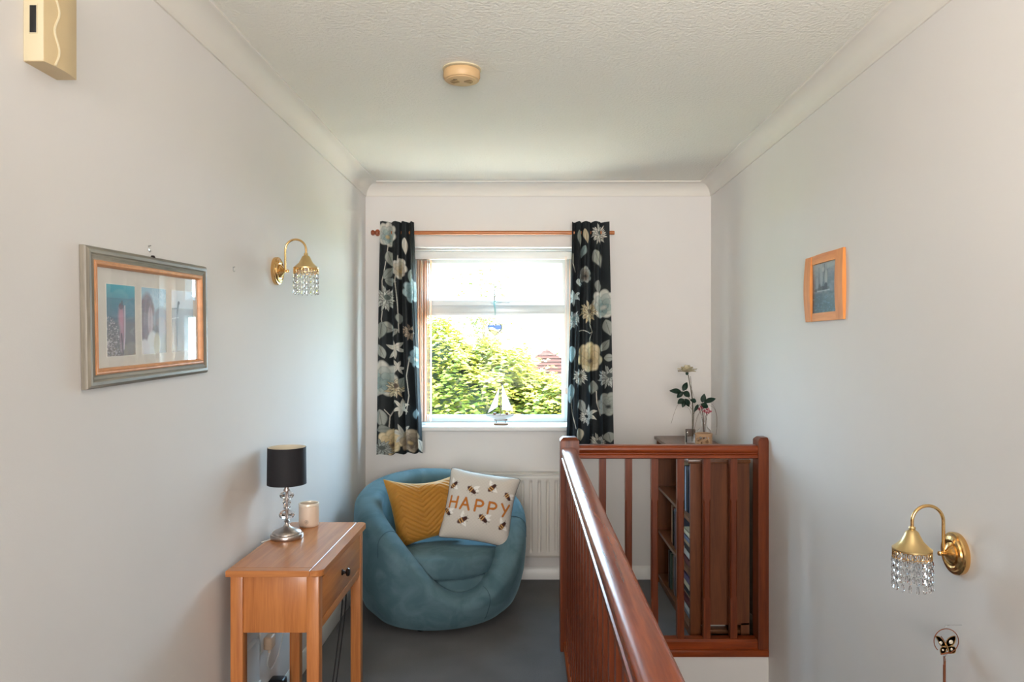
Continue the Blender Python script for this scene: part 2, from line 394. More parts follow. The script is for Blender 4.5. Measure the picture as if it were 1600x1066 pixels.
b = NB(); extrude(b, bp_, lambda p, t: (t-ox, p[0]+3.384-oy, p[1]), (0.240, 1.068)); obj('base_rail', b, M_pineX, bal, smooth=False)
b = NB(); box(b, 0.168-ox, 0.214-ox, -0.9-oy, 3.340-oy, -0.022, 0.010, 0.004); obj('apron_board', b, M_pineY, bal)
b = NB(); box(b, 0.214-ox, XR-0.001-ox, 3.332-oy, 3.440-oy, -0.022, 0.010, 0.004); obj('apron_board', b, M_pineX, bal)
# square balusters with stop chamfers, one mesh per shape shared by all
def baluster_mesh():
    b = NB(); h = 0.016; c = 0.0055
    def ring(z, hh, cc):
        pts = []
        for sx, sy in ((1, 1), (-1, 1), (-1, -1), (1, -1)):
            a = (sx*(hh-cc), sy*hh); d = (sx*hh, sy*(hh-cc))
            pts += ([d, a] if sx*sy > 0 else [a, d])
        return [b.verts.new((x, y, z)) for x, y in pts]
    zs = [(0.046, 0.0002), (0.232, 0.0002), (0.244, c), (0.690, c), (0.702, 0.0002), (0.892, 0.0002)]
    R = [ring(z, h, cc) for z, cc in zs]
    for a_, c_ in zip(R[:-1], R[1:]):
        for k in range(8): b.faces.new((a_[k], a_[(k+1)%8], c_[(k+1)%8], c_[k]))
    b.faces.new(R[0][::-1]); b.faces.new(R[-1])
    bmesh.ops.recalc_face_normals(b, faces=b.faces)
    me = bpy.data.meshes.new('baluster'); b.to_mesh(me); b.free(); me.materials.append(M_pineZ); return me
bme = baluster_mesh()
for x in (0.351, 0.4725, 0.5935, 0.7145, 0.8370, 0.9620):
    o = link('baluster', bme, bal); o.location = (x-ox, 0, 0)
y = 3.235
while y > -0.55:
    o = link('baluster', bme, bal); o.location = (0.192-ox, y-oy, 0); y -= 0.119

# ------------------------------------------------------------------ radiator
rad = thing('radiator', 'cream fluted panel radiator on the wall below the window, behind the armchair', 'radiator', (-0.17, 4.34, 0.15))
RX0, RX1, RZ0, RZ1, RY = -0.62, 0.285, 0.1535, 0.645, 4.300
nu = 361; nv = 60
us = np.linspace(0, 1, nu); vs_ = np.linspace(0, 1, nv)
U, Vv = np.meshgrid(us, vs_)
X = RX0+(RX1-RX0)*U; Z = RZ0+(RZ1-RZ0)*Vv
def sst(a, b_, x):
    t = np.clip((x-a)/(b_-a), 0, 1); return t*t*(3-2*t)
ph = ((X-RX0-0.012) / 0.0503) % 1.0
groove = sst(0.30, 0.40, ph)*(1-sst(0.60, 0.70, ph))
dzm = np.minimum(Z-RZ0, RZ1-Z)
groove = groove*sst(0.030, 0.048, dzm)*sst(0.01, 0.03, np.minimum(X-RX0, RX1-X))
edge = 1-sst(0.0, 0.008, np.minimum(dzm, np.minimum(X-RX0, RX1-X)))
Y = RY + 0.010*groove + 0.008*edge
ob = grid_mesh('front_panel', np.stack([X+0.17, Y-4.34, Z-0.15], -1).reshape(-1, 3), nu, nv, M_rad, rad)
b = NB(); box(b, RX0+0.002+0.17, RX1-0.002+0.17, 0.020, 0.046, 0.006, RZ1-0.152); obj('rear_panel', b, M_rad, rad)
b = NB(); box(b, RX0+0.17-0.002, RX1+0.17+0.002, RY+0.004-4.34, 0.046, RZ1-0.153, RZ1-0.143, 0.003)
box(b, RX0+0.17-0.002, RX0+0.17+0.002, RY+0.006-4.34, 0.046, 0.02, RZ1-0.15); box(b, RX1+0.17-0.002, RX1+0.17+0.002, RY+0.006-4.34, 0.046, 0.02, RZ1-0.15)
obj('casing', b, M_rad, rad)
for x in (RX0+0.15, RX1-0.15):
    b = NB(); box(b, x+0.17-0.015, x+0.17+0.015, 0.040, 0.051, 0.05, 0.42); obj('fixing', b, M_rad, rad)
b = NB(); tube(b, [(RX1+0.17-0.03, 0.0, -0.152), (RX1+0.17-0.03, 0.0, 0.01)], 0.008); obj('pipe', b, M_white, rad)
b = NB(); tube(b, [(RX0+0.17+0.03, 0.0, -0.152), (RX0+0.17+0.03, 0.0, 0.01)], 0.008); obj('pipe', b, M_white, rad)

# ------------------------------------------------------------------ tub armchair
def velvet():
    m, t, bb = newmat('teal_velvet'); tcn = t.nodes.new('ShaderNodeTexCoord')
    n1 = t.nodes.new('ShaderNodeTexNoise'); n1.inputs['Scale'].default_value = 7; n1.inputs['Detail'].default_value = 5; n1.inputs['Distortion'].default_value = 1.2
    t.links.new(tcn.outputs['Object'], n1.inputs['Vector'])
    r = t.nodes.new('ShaderNodeValToRGB'); r.color_ramp.elements[0].position = 0.38; r.color_ramp.elements[1].position = 0.62
    r.color_ramp.elements[0].color = L3(80, 108, 117); r.color_ramp.elements[1].color = L3(97, 124, 133)
    t.links.new(n1.outputs['Fac'], r.inputs[0]); t.links.new(r.outputs[0], bb.inputs['Base Color'])
    bb.inputs['Roughness'].default_value = 0.8; bb.inputs['Sheen Weight'].default_value = 0.38; bb.inputs['Sheen Roughness'].default_value = 0.35
    bb.inputs['Sheen Tint'].default_value = L3(160, 196, 208); bb.inputs['Specular IOR Level'].default_value = 0.2
    return m
M_velvet = velvet()
M_seam = plain('seam_thread', (48, 76, 86), 0.8, noise=0.1, nscale=60)
ch = thing('tub_armchair', 'blue velvet round tub armchair in the corner under the window', 'armchair', (-0.4565, 3.835, 0), (0, 0, math.radians(28)))
angs = np.radians([0, 14, 28, 42, 56, 70, 85, 105, 130, 155, 180])
hs = np.array([0.200, 0.218, 0.290, 0.395, 0.480, 0.545, 0.592, 0.638, 0.678, 0.702, 0.712])
def rimh(th):
    a = abs(((th+PI) % (2*PI))-PI); return float(np.interp(a, AA, HH))
AA = np.linspace(0, PI, 181); HH = np.interp(AA, angs, hs)
ker = np.hanning(25); ker /= ker.sum()
ext = np.concatenate([HH[::-1][:-1], HH, HH[::-1][1:]]); HH = np.convolve(ext, ker, 'same')[180:361]
zr = [0.030, 0.045, 0.08, 0.14, 0.22, 0.34, 0.50, 0.62, 0.75]; fr_ = [0.74, 0.80, 0.865, 0.925, 0.972, 1.0, 1.0, 0.985, 0.955]
RXc, RYc, TH = 0.455, 0.428, 0.142
def section(th):
    h = rimh(th); zt = h-0.058; out_ = []
    for k in range(9):
        z = 0.030+(zt-0.030)*(k/8); f = np.interp(z, zr, fr_); out_.append((f, 0, z))
    ftop = np.interp(zt, zr, fr_)
    for k in range(1, 12):
        a = PI*k/12; out_.append((ftop, TH*(1-math.cos(a))/2, zt+0.058*math.sin(a)))
    for k in range(6):
        z = zt+(0.14-zt)*(k/5); out_.append((ftop, TH+0.0+0.006*(k/5), z))
    return out_
def sec_pt(th, f, inset, z):
    return ((RXc*f-inset)*math.sin(th), -(RYc*f-inset)*math.cos(th), z)
NS = 128; S = len(section(0)); V = []
for i in range(NS):
    th = 2*PI*i/NS
    V += [sec_pt(th, *q) for q in section(th)]
V = np.array(V).reshape(NS, S, 3).transpose(1, 0, 2).reshape(-1, 3)
ob = grid_mesh('shell', V[:, :], NS, S, M_velvet, ch, closed_u=True)
b = NB()   # underside
lathe(b, [(0.0, 0.032), (0.30, 0.032), (0.325, 0.034)], 48); obj('base_board', b, M_black, ch)
for sg in (-1, 1):
    b = NB(); th = sg*math.radians(62)
    pts = [Vector(sec_pt(th, q[0]+0.002, q[1], q[2]+ (0.001 if q[1] > 0 else 0))) for q in section(th)]
    tube(b, pts[7:19], 0.0012, 6); obj('seam', b, M_seam, ch)
b = NB(); th = math.radians(14)
pts = [Vector(sec_pt(th, q[0]+0.003, q[1], q[2]+(0.001 if q[1] > 0 else 0))) for q in section(th)]
tube(b, pts[2:14], 0.0012, 6); obj('seam', b, M_seam, ch)
b = NB(); lathe(b, [(0.0, 0.12), (0.296, 0.12), (0.300, 0.14), (0.300, 0.250), (0.29, 0.262), (0.0, 0.266)], 64); obj('seat_base', b, M_velvet, ch, angle=60)
def superdisc(b, R, z0, z1, rnd, seg=72, dome=0.012):
    pr = [(0, z0)]
    zc = (z0+z1)/2; hz = (z1-z0)/2
    for k in range(0, 13):
        a = -PI/2+PI*k/12
        cs = abs(math.cos(a))**0.6; sn = math.copysign(abs(math.sin(a))**0.75, math.sin(a))
        pr.append((R-rnd+rnd*cs, zc+hz*sn))
    for k in range(1, 8):
        q = 1-k/8; pr.append(((R-rnd)*q, z1+dome*(1-q*q)))
    pr.append((0, z1+dome))
    lathe(b, pr, seg)
b = NB(); superdisc(b, 0.303, 0.262, 0.368, 0.034); bmesh.ops.translate(b, verts=b.verts, vec=(0.0, -0.012, 0)); obj('seat_cushion', b, M_velvet, ch, angle=180)
for a in (45, 135, 225, 315):
    b = NB(); lathe(b, [(0, 0), (0.018, 0), (0.022, 0.034), (0, 0.034)], 16, (0.25*math.cos(math.radians(a)), 0.25*math.sin(math.radians(a)), 0)); obj('foot', b, M_black, ch)

# ------------------------------------------------------------------ painting of flat prints (fabric, photographs)
class Canvas:
    def __init__(s, u, v, base):
        s.u = u.ravel(); s.v = v.ravel(); s.c = np.tile(lin(base), (len(s.u), 1))
    def near(s, cu, cv, r):
        return np.where((abs(s.u-cu) < r) & (abs(s.v-cv) < r))[0]
    def put(s, idx, mask, col, a=1.0):
        mask = np.clip(mask, 0, 1)[:, None]*a; s.c[idx] = s.c[idx]*(1-mask)+lin(col)*mask
    def ell(s, cu, cv, ru, rv, col, rot=0, soft=0.12, a=1.0):
        i = s.near(cu, cv, max(ru, rv)*1.2); x = s.u[i]-cu; y = s.v[i]-cv
        c_, s_ = math.cos(rot), math.sin(rot); X = (x*c_+y*s_)/ru; Y = (-x*s_+y*c_)/rv
        d = np.sqrt(X*X+Y*Y); s.put(i, (1+soft-d)/soft/2, col, a)
    def line(s, pts, wd, col, a=1.0):
        for (x0, y0), (x1, y1) in zip(pts[:-1], pts[1:]):
            cu, cv = (x0+x1)/2, (y0+y1)/2; r = math.hypot(x1-x0, y1-y0)/2+wd*2
            i = s.near(cu, cv, r); px = s.u[i]-x0; py = s.v[i]-y0; dx, dy = x1-x0, y1-y0; L2 = dx*dx+dy*dy+1e-12
            t = np.clip((px*dx+py*dy)/L2, 0, 1); d = np.hypot(px-t*dx, py-t*dy)
            s.put(i, (wd/2*1.15-d)/(wd*0.15), col, a)
    def petal(s, cu, cv, L, W, ang, col, rib=None, sharp=1.0):
        """from (cu,cv) outwards; ang 0 = +u, pi/2 = +v"""
        i = s.near(cu, cv, L*1.05); x = s.u[i]-cu; y = s.v[i]-cv; c_, s_ = math.cos(ang), math.sin(ang)
        X = (x*c_+y*s_)/L; Y = (-x*s_+y*c_)
        t = np.clip(X, 0, 1); hw = W/2*np.sin(PI*t**0.8)**sharp
        ok = (X > 0) & (X < 1); m = np.where(ok, (hw-abs(Y))/(W*0.10)+0.5, 0)
        s.put(i, m, col)
        if rib is not None:
            s.put(i, np.where(ok & (X > 0.12) & (X < 0.9), (W*0.05-abs(Y))/(W*0.05)+0.3, 0), rib, 0.8)
            k = np.abs(((X*7-abs(Y)/W*3) % 1)-0.5); s.put(i, np.where(m > 0.5, (0.12-k)*6, 0), rib, 0.35)
    def mum(s, cu, cv, r, col, col2, ctr, ang=0, n=20, squash=1.0):
        for ring, (k, rr) in enumerate(((n, 1.0), (n-4, 0.78), (n-8, 0.55))):
            for j in range(k):
                a = 2*PI*(j+0.5*ring+0.3*math.sin(j*3.7))/k
                L = r*rr*(0.88+0.12*math.sin(j*2.3+ring))
                cc = np.array(col)*(1-0.08*ring)+np.array(col2)*0.08*ring
                if (j+ring) % 3 == 0: cc = (np.array(col)+np.array(col2))/2
                s.petal(cu, cv, L*1.04, r*0.27, a, (56, 58, 58), None, 0.8)
                s.petal(cu, cv, L, r*0.21, a, cc, None, 0.8)
        s.ell(cu+0.1*r, cv-0.12*r, r*0.24, r*0.2, ctr, ang)
    def peony(s, cu, cv, r, col, tone, ctr, ang=0):
        for ring, rr in enumerate((1.0, 0.80, 0.60, 0.40)):
            k = 7-ring
            for j in range(k):
                a = ang+2*PI*(j+0.5*(ring % 2))/k
                x, y = cu+math.cos(a)*r*rr*0.55, cv+math.sin(a)*r*rr*0.55+0.10*r*ring
                mixf = 0.28*ring
                base = np.array(col)*(1-mixf)+np.array(tone)*mixf
                s.ell(x, y, r*rr*0.50, r*rr*0.42, base*0.72, a, 0.15)
                s.ell(x+math.cos(a)*r*0.04, y+math.sin(a)*r*0.04, r*rr*0.46, r*rr*0.38, base, a, 0.15)
                s.ell(x-math.cos(a)*r*0.10, y-math.sin(a)*r*0.10, r*rr*0.26, r*rr*0.2, base*0.88, a, 0.8, 0.7)
        s.ell(cu, cv+0.25*r, r*0.22, r*0.15, ctr, 0, 0.5, 0.9)

# ------------------------------------------------------------------ curtains
CREAM = (222, 216, 204); GREYL = (168, 170, 162); LEAF = (150, 154, 146); TEAL = (122, 146, 146); GOLD = (196, 168, 120); BROWN = (106, 92, 82); INK = (44, 48, 50)
M_curt = printed('curtain_print', 0.7, transl=0.22, bump=0.25)
def curtain(name, label, px0t, px1t, px0b, px1b, ztop, zbot, motifs, nf, phase, seed, YC=4.262):
    nu, nv = 230, 640
    root = thing(name, label, 'curtain', ((px0t+px1t)/2, YC, zbot), group='floral curtains at the window')
    tt = np.linspace(0, 1, nv)[:, None]; uu = np.linspace(0, 1, nu)[None, :]
    bend = tt**1.3
    x0 = px0t+(px0b-px0t)*bend; x1 = px1t+(px1b-px1t)*bend
    w_ = uu+0.022*np.sin(2*PI*uu*nf+phase+1.3)+0.0*tt
    warp = 0.012*np.sin(2*PI*uu*2.3+seed+tt*2.0)
    X = x0+(x1-x0)*(w_+warp*np.sin(PI*uu))
    amp = 0.015+0.014*sst(0, 0.25, tt)+0.005*tt
    gu = uu**1.45 if seed < 5 else 1-(1-uu)**1.45
    ph = 2*PI*gu*nf+phase+0.35*np.sin(tt*3+seed)
    Y = -amp*(np.sin(ph)+0.28*np.sin(2*ph+0.8)) + 0.004*np.sin(ph*3+tt*5)
    Y = Y-0.006*sst(0.03, 0.0, tt)*0
    Zt = ztop+0.002*np.sin(ph)*1.0
    Zb = zbot+0.008*np.sin(ph+0.6)+0.018*(uu-0.3)*(1 if seed < 5 else 0)
    Z = Zt+(Zb-Zt)*tt
    # fabric coordinate: true arc length across a mid row
    r = nv//2
    ds = np.hypot(np.diff(X[r]), np.diff(Y[r])*0.30); s_ = np.concatenate([[0], np.cumsum(ds)])
    Sx = np.tile(s_, (nv, 1)); T = (tt*(ztop-zbot))*np.ones_like(uu)
    cv_ = Canvas(Sx, T, INK)
    xm = X[r]
    order = np.argsort(xm)
    def S_of(px, py):
        t = (py-347)/(711-347)
        row = int(np.clip(t, 0, 1)*(nv-1)); xw = (px-CX)/F*YC
        j = int(np.argmin(abs(X[row]-xw))); return s_[j], (CH-(py-CY)/F*YC)*-1+ztop
    for mo in motifs:
        k = mo[0]; u, v = S_of(mo[1], mo[2]); a = list(mo[3:]); g_ = 1.32
        if k in ('mum', 'peony', 'lily', 'leaf'): a[0] *= g_
        if k == 'leaf': a[1] *= g_*1.1
        if k == 'mum': cv_.mum(u, v, a[0], *a[1:])
        elif k == 'peony': cv_.peony(u, v, a[0], *a[1:])
        elif k == 'leaf': cv_.petal(u, v, a[0], a[1], a[2], (70, 74, 72), None); cv_.petal(u, v, a[0]*0.96, a[1]*0.88, a[2], a[3], tuple(np.array(a[3])*0.72))
        elif k == 'stem':
            pts = [S_of(*q) for q in a[0]]; cv_.line([(u, v)]+pts, a[1], (206, 200, 188))
        elif k == 'lily':
            for j in range(6): cv_.petal(u, v, a[0], a[0]*0.36, a[1]+j*PI/3+0.2*(j % 2), a[2], tuple(np.array(a[2])*0.7))
    V = np.stack([X-root.location.x, Y, Z-zbot], -1).reshape(-1, 3)
    ob = grid_mesh('fabric', V, nu, nv, M_curt, root, colors=cv_.c)
    return root
PL = (212, 208, 198)
left_m = [
 ('stem', 607, 380, [(603, 410), (598, 440), (599, 470)], 0.005), ('stem', 600, 470, [(597, 500), (600, 520)], 0.005),
 ('peony', 606, 366, 0.052, PL, TEAL, GOLD, 0.4), ('leaf', 606, 392, 0.075, 0.05, 1.2, GREYL), ('leaf', 600, 436, 0.075, 0.036, -0.9, LEAF), ('leaf', 602, 438, 0.070, 0.036, 0.15, LEAF),
 ('mum', 603, 467, 0.062, (206, 206, 198), (150, 156, 150), (96, 104, 100)), ('leaf', 596, 508, 0.065, 0.05, 0.3, GREYL), ('leaf', 598, 504, 0.08, 0.05, 1.7, LEAF),
 ('stem', 622, 400, [(618, 440), (622, 480), (624, 520)], 0.005), ('peony', 626, 420, 0.045, PL, (170, 150, 120), GOLD, 1.0), ('leaf', 632, 372, 0.08, 0.03, 1.5, CREAM),
 ('leaf', 640, 420, 0.085, 0.035, 1.4, (176, 186, 182)), ('peony', 644, 455, 0.05, (176, 196, 198), TEAL, CREAM, 0.2), ('leaf', 624, 490, 0.05, 0.035, 1.5, GREYL),
 ('lily', 617, 545, 0.052, 0.2, CREAM), ('leaf', 602, 560, 0.07, 0.035, -2.0, GREYL), ('peony', 598, 592, 0.075, PL, TEAL, (150, 165, 160), 0.2), ('leaf', 594, 640, 0.085, 0.05, 1.4, GREYL),
 ('mum', 617, 607, 0.055, (226, 214, 188), GOLD, BROWN), ('stem', 618, 628, [(614, 640), (609, 650), (608, 668)], 0.006), ('stem', 609, 648, [(602, 640)], 0.005),
 ('leaf', 630, 590, 0.05, 0.034, 1.9, LEAF), ('lily', 628, 638, 0.045, 0.6, CREAM), ('leaf', 590, 672, 0.055, 0.035, -0.2, LEAF), ('peony', 613, 690, 0.055, (224, 206, 170), GOLD, BROWN, 0.1),
 ('mum', 596, 702, 0.05, (170, 174, 170), (130, 138, 134), (90, 96, 92)), ('lily', 630, 680, 0.05, 0.1, (200, 198, 190)), ('peony', 642, 690, 0.05, (190, 172, 148), BROWN, GOLD, 0.5),
 ('leaf', 650, 640, 0.06, 0.04, 1.5, (150, 172, 178)), ('peony', 650, 560, 0.045, (168, 186, 190), TEAL, CREAM, 0.3), ('mum', 640, 520, 0.04, (190, 170, 150), BROWN, INK), ('leaf', 655, 690, 0.06, 0.04, 1.3, CREAM),
 ('lily', 622, 575, 0.035, 0.9, CREAM), ('leaf', 612, 525, 0.05, 0.03, -0.6, GREYL), ('stem', 640, 560, [(636, 590), (640, 620), (636, 650)], 0.005)]
curtain('curtain', 'dark floral curtain hanging left of the window, reaching lower than the other', (593-CX)/F*4.262, (647.5-CX)/F*4.262, (587-CX)/F*4.262, (662-CX)/F*4.262, 2.146, 0.775, left_m, 3.6, 0.2, 1)
right_m = [
 ('mum', 936, 366, 0.05, CREAM, (170, 172, 166), (90, 96, 92)), ('leaf', 928, 392, 0.085, 0.06, 1.05, GREYL), ('stem', 896, 395, [(896, 410), (899, 425)], 0.005), ('leaf', 905, 360, 0.08, 0.03, 1.4, LEAF),
 ('leaf', 913, 358, 0.07, 0.03, 1.3, (206, 190, 160)), ('peony', 914, 430, 0.035, GREYL, BROWN, INK, 0.4), ('leaf', 935, 438, 0.06, 0.04, 1.6, GREYL), ('peony', 943, 475, 0.062, (222, 220, 210), TEAL, PL, 0.3),
 ('leaf', 946, 500, 0.08, 0.045, 1.3, GREYL), ('mum', 920, 488, 0.055, (222, 208, 180), GOLD, BROWN), ('stem', 922, 505, [(925, 520), (922, 528), (922, 545)], 0.006), ('stem', 925, 520, [(912, 518), (905, 516)], 0.005),
 ('peony', 922, 558, 0.065, (226, 210, 176), (176, 152, 112), BROWN, 0.2), ('mum', 950, 590, 0.055, (196, 198, 192), (150, 154, 150), (84, 90, 88)), ('leaf', 940, 548, 0.06, 0.036, -0.9, LEAF), ('leaf', 944, 560, 0.05, 0.034, 0.0, GREYL),
 ('leaf', 926, 596, 0.065, 0.052, 1.7, LEAF), ('mum', 906, 590, 0.045, CREAM, GREYL, BROWN), ('stem', 931, 612, [(932, 630), (938, 648)], 0.006), ('lily', 920, 648, 0.05, 0.5, CREAM), ('mum', 915, 652, 0.035, CREAM, GREYL, INK),
 ('peony', 950, 632, 0.05, GREYL, LEAF, INK, 0.6), ('leaf', 906, 625, 0.07, 0.036, 1.2, GREYL), ('mum', 934, 692, 0.045, (212, 208, 198), GREYL, (90, 96, 92)), ('leaf', 950, 676, 0.05, 0.05, 1.4, GREYL),
 ('leaf', 893, 600, 0.09, 0.04, 1.6, (150, 170, 172)), ('stem', 892, 620, [(894, 645), (900, 670)], 0.005), ('mum', 896, 500, 0.045, (200, 206, 204), (150, 170, 172), TEAL), ('leaf', 893, 540, 0.08, 0.045, 1.5, (160, 184, 188)),
 ('leaf', 900, 440, 0.045, 0.03, 0.3, (190, 200, 198)), ('lily', 897, 465, 0.04, 0.3, (196, 204, 202)), ('leaf', 905, 670, 0.06, 0.04, 1.4, (206, 196, 176)), ('leaf', 915, 385, 0.06, 0.04, 2.1, (150, 168, 166))]
curtain('curtain', 'dark floral curtain hanging right of the window above the newel post', (895-CX)/F*4.262, (951-CX)/F*4.262, (886-CX)/F*4.262, (957-CX)/F*4.262, 2.146, 0.815, right_m, 3.6, 3.0, 6)
# pole
pole = thing('curtain_pole', 'slim oak curtain pole above the window with a turned finial on its left end', 'curtain pole', (-0.2, 4.292, 2.086))
b = NB(); tube(b, [((597-CX)/F*4.292+0.2, 0, 0), ((960-CX)/F*4.292+0.2, 0, 0)], 0.0118, 20); obj('rod', b, M_pole, pole)
b = NB(); fx = (598-CX)/F*4.292+0.2
lathe(b, [(0, 0), (0.016, 0.0), (0.017, 0.008), (0.011, 0.012), (0.012, 0.018), (0.020, 0.024), (0.021, 0.034), (0.014, 0.042), (0.010, 0.046), (0.015, 0.052), (0.017, 0.060), (0.012, 0.068), (0.0, 0.071)], 24, M=Matrix.Translation((fx, 0, 0)) @ Matrix.Rotation(-PI/2, 4, 'Y'))
obj('finial', b, M_finial, pole)
for x in (-0.42, 0.66):
    b = NB(); tube(b, [(x-0.1, 0.0, -0.014), (x-0.1, 0.098, -0.014)], 0.007, 12); lathe(b, [(0, 0), (0.02, 0), (0.02, 0.008), (0, 0.008)], 20, M=Matrix.Translation((x-0.1, 0.092, -0.014)) @ Matrix.Rotation(-PI/2, 4, 'X')); obj('bracket', b, M_finial, pole)
# vertical blind
bl = thing('vertical_blind', 'pinkish beige vertical blind drawn back to the left side of the window', 'blind', (-0.2155, 4.515, 0.94))
M_blind = plain('blind_fabric', (246, 224, 206), 0.8, noise=0.03, nscale=20, bump=0.1, bscale=400)
def transl(m, fac, col):
    t = m.node_tree; bb = t.nodes['Principled BSDF']; tr = t.nodes.new('ShaderNodeBsdfTranslucent'); tr.inputs[0].default_value = L3(*col)
    mx = t.nodes.new('ShaderNodeMixShader'); mx.inputs[0].default_value = fac
    t.links.new(bb.outputs[0], mx.inputs[1]); t.links.new(tr.outputs[0], mx.inputs[2]); t.links.new(mx.outputs[0], t.nodes['Material Output'].inputs['Surface'])
transl(M_blind, 0.5, (244, 214, 192))
b = NB(); box(b, OX0+0.008+0.2155, OX1-0.008+0.2155, -0.02, 0.02, 1.014, 1.062, 0.004); obj('head_rail', b, M_white, bl)
def slat_mesh():
    nu, nv = 12, 2; b = NB(); ww = 0.089
    rows = []
    for z in (0.0, 0.03, 0.985, 1.012):
        k_ = 1.0 if 0.001 < z < 1.0 else 0.96
        rows.append([b.verts.new(((i/nu-0.5)*ww*k_, 0.004*math.sin(PI*i/nu), z)) for i in range(nu+1)])
    for a_, c_ in zip(rows[:-1], rows[1:]):
        for i in range(nu): b.faces.new((a_[i], a_[i+1], c_[i+1], c_[i]))
    bmesh.ops.solidify(b, geom=b.faces[:], thickness=0.0012)
    bmesh.ops.recalc_face_normals(b, faces=b.faces)
    me = bpy.data.meshes.new('slat'); b.to_mesh(me); b.free(); me.materials.append(M_blind)
    me.polygons.foreach_set('use_smooth', [True]*len(me.polygons)); me.set_sharp_from_angle(angle=0.6); return me
sm = slat_mesh()
for k in range(7):
    o = link('slat', sm, bl); o.location = (-0.683+0.2155+0.0135*k, 0.0, 0.0); o.rotation_euler = (0, 0, math.radians((93, 90, 95, 88, 92, 96, 90)[k]))
for k in range(1):
    o = link('slat', sm, bl); o.location = (0.266+0.2155, 0.0, 0.0); o.rotation_euler = (0, 0, math.radians(88))
b = NB(); tube(b, [(0.243+0.2155, -0.022, 0.20), (0.243+0.2155, -0.022, 1.03)], 0.0016, 6); tube(b, [(0.236+0.2155, -0.022, 0.20), (0.236+0.2155, -0.022, 1.03)], 0.0016, 6)
lathe(b, [(0, 0), (0.008, 0.003), (0.010, 0.02), (0.007, 0.035), (0, 0.037)], 12, (0.2395+0.2155, -0.022, 0.175)); obj('cord', b, plain('blind_cord', (222, 200, 186), 0.7, noise=0.02), bl)
# ------------------------------------------------------------------ console table
tb = thing('console_table', 'narrow oak console table with one drawer against the left wall', 'table', (-0.8035, 2.611, 0))
TX, TY = 0.8035, -2.611
X0, X1, Y0, Y1, TZ = -0.957, -0.650, 2.292, 2.930, 0.700
def tbx(name, x0, x1, y0, y1, z0, z1, bev, m, parent=tb):
    b = NB(); box(b, x0+TX, x1+TX, y0+TY, y1+TY, z0, z1, bev); return obj(name, b, m, parent)
# top with a lighter field and a separate front strip, corner rounded
b = NB()
def slab(pts, z0, z1, bev=0.003):
    lo = [b.verts.new((x+TX, y+TY, z0)) for x, y in pts]; hi = [b.verts.new((x+TX, y+TY, z1)) for x, y in pts]; n = len(pts)
    fs = [b.faces.new(lo[::-1]), b.faces.new(hi)] + [b.faces.new((lo[k], lo[(k+1)%n], hi[(k+1)%n], hi[k])) for k in range(n)]
    bmesh.ops.bevel(b, geom=list(fs[1].edges)+list(fs[0].edges), offset=bev, segments=3, affect='EDGES')
slab([(X0, Y0+0.035), (X1-0.041, Y0+0.035), (X1-0.041, Y1), (X0, Y1)], 0.680, TZ, 0.0015); obj('top_panel', b, M_oakY, tb)
b = NB(); slab([(X0, Y0), (X1-0.041, Y0), (X1-0.041, Y0+0.0345), (X0, Y0+0.0345)], 0.680, TZ, 0.0015); obj('top_end_board', b, M_oakX, tb)
b = NB()
pts = [(X1-0.040, Y0)] + [(X1-0.022+0.022*math.sin(a), Y0+0.022-0.022*math.cos(a)) for a in np.linspace(0, PI/2, 7)] + [(X1-0.022+0.022*math.cos(a), Y1-0.022+0.022*math.sin(a)) for a in np.linspace(0, PI/2, 7)] + [(X1-0.040, Y1)]
slab(pts, 0.680, TZ, 0.003); obj('top_front_board', b, M_oakY, tb)
LX0, LX1, LY0, LY1 = X0+0.010, X1-0.014, Y0+0.012, Y1-0.012
lw = 0.040
for x0_, x1_ in ((LX0, LX0+lw), (LX1-lw, LX1)):
    for y0_, y1_ in ((LY0, LY0+lw), (LY1-lw, LY1)):
        tbx('leg', x0_, x1_, y0_, y1_, 0.0, 0.680, 0.003, M_oakZ)
tbx('end_panel', LX0+lw, LX1-lw, LY0+0.005, LY0+0.023, 0.497, 0.680, 0.002, M_oakZ)
tbx('end_panel', LX0+lw, LX1-lw, LY1-0.023, LY1-0.005, 0.497, 0.680, 0.002, M_oakZ)
tbx('back_panel', LX0+0.005, LX0+0.020, LY0+lw, LY1-lw, 0.497, 0.680, 0.002, M_oakY)
tbx('front_rail', LX1-0.024, LX1-0.004, LY0+lw, LY1-lw, 0.497, 0.527, 0.0015, M_oakY)
tbx('front_rail', LX1-0.024, LX1-0.004, LY0+lw, LY1-lw, 0.664, 0.680, 0.0015, M_oakY)
dr = tbx('drawer', LX1-0.20, LX1-0.002, LY0+lw+0.002, LY1-lw-0.002, 0.531, 0.661, 0.003, M_oakY)
b = NB(); lathe(b, [(0, 0), (0.011, 0), (0.011, 0.003), (0.005, 0.006), (0.005, 0.013), (0.013, 0.017), (0.015, 0.022), (0.012, 0.027), (0, 0.029)], 20, M=Matrix.Translation((LX1-0.002+TX, 2.60+TY, 0.600)) @ Matrix.Rotation(PI/2, 4, 'Y'))
obj('drawer_knob', b, M_dark, dr)

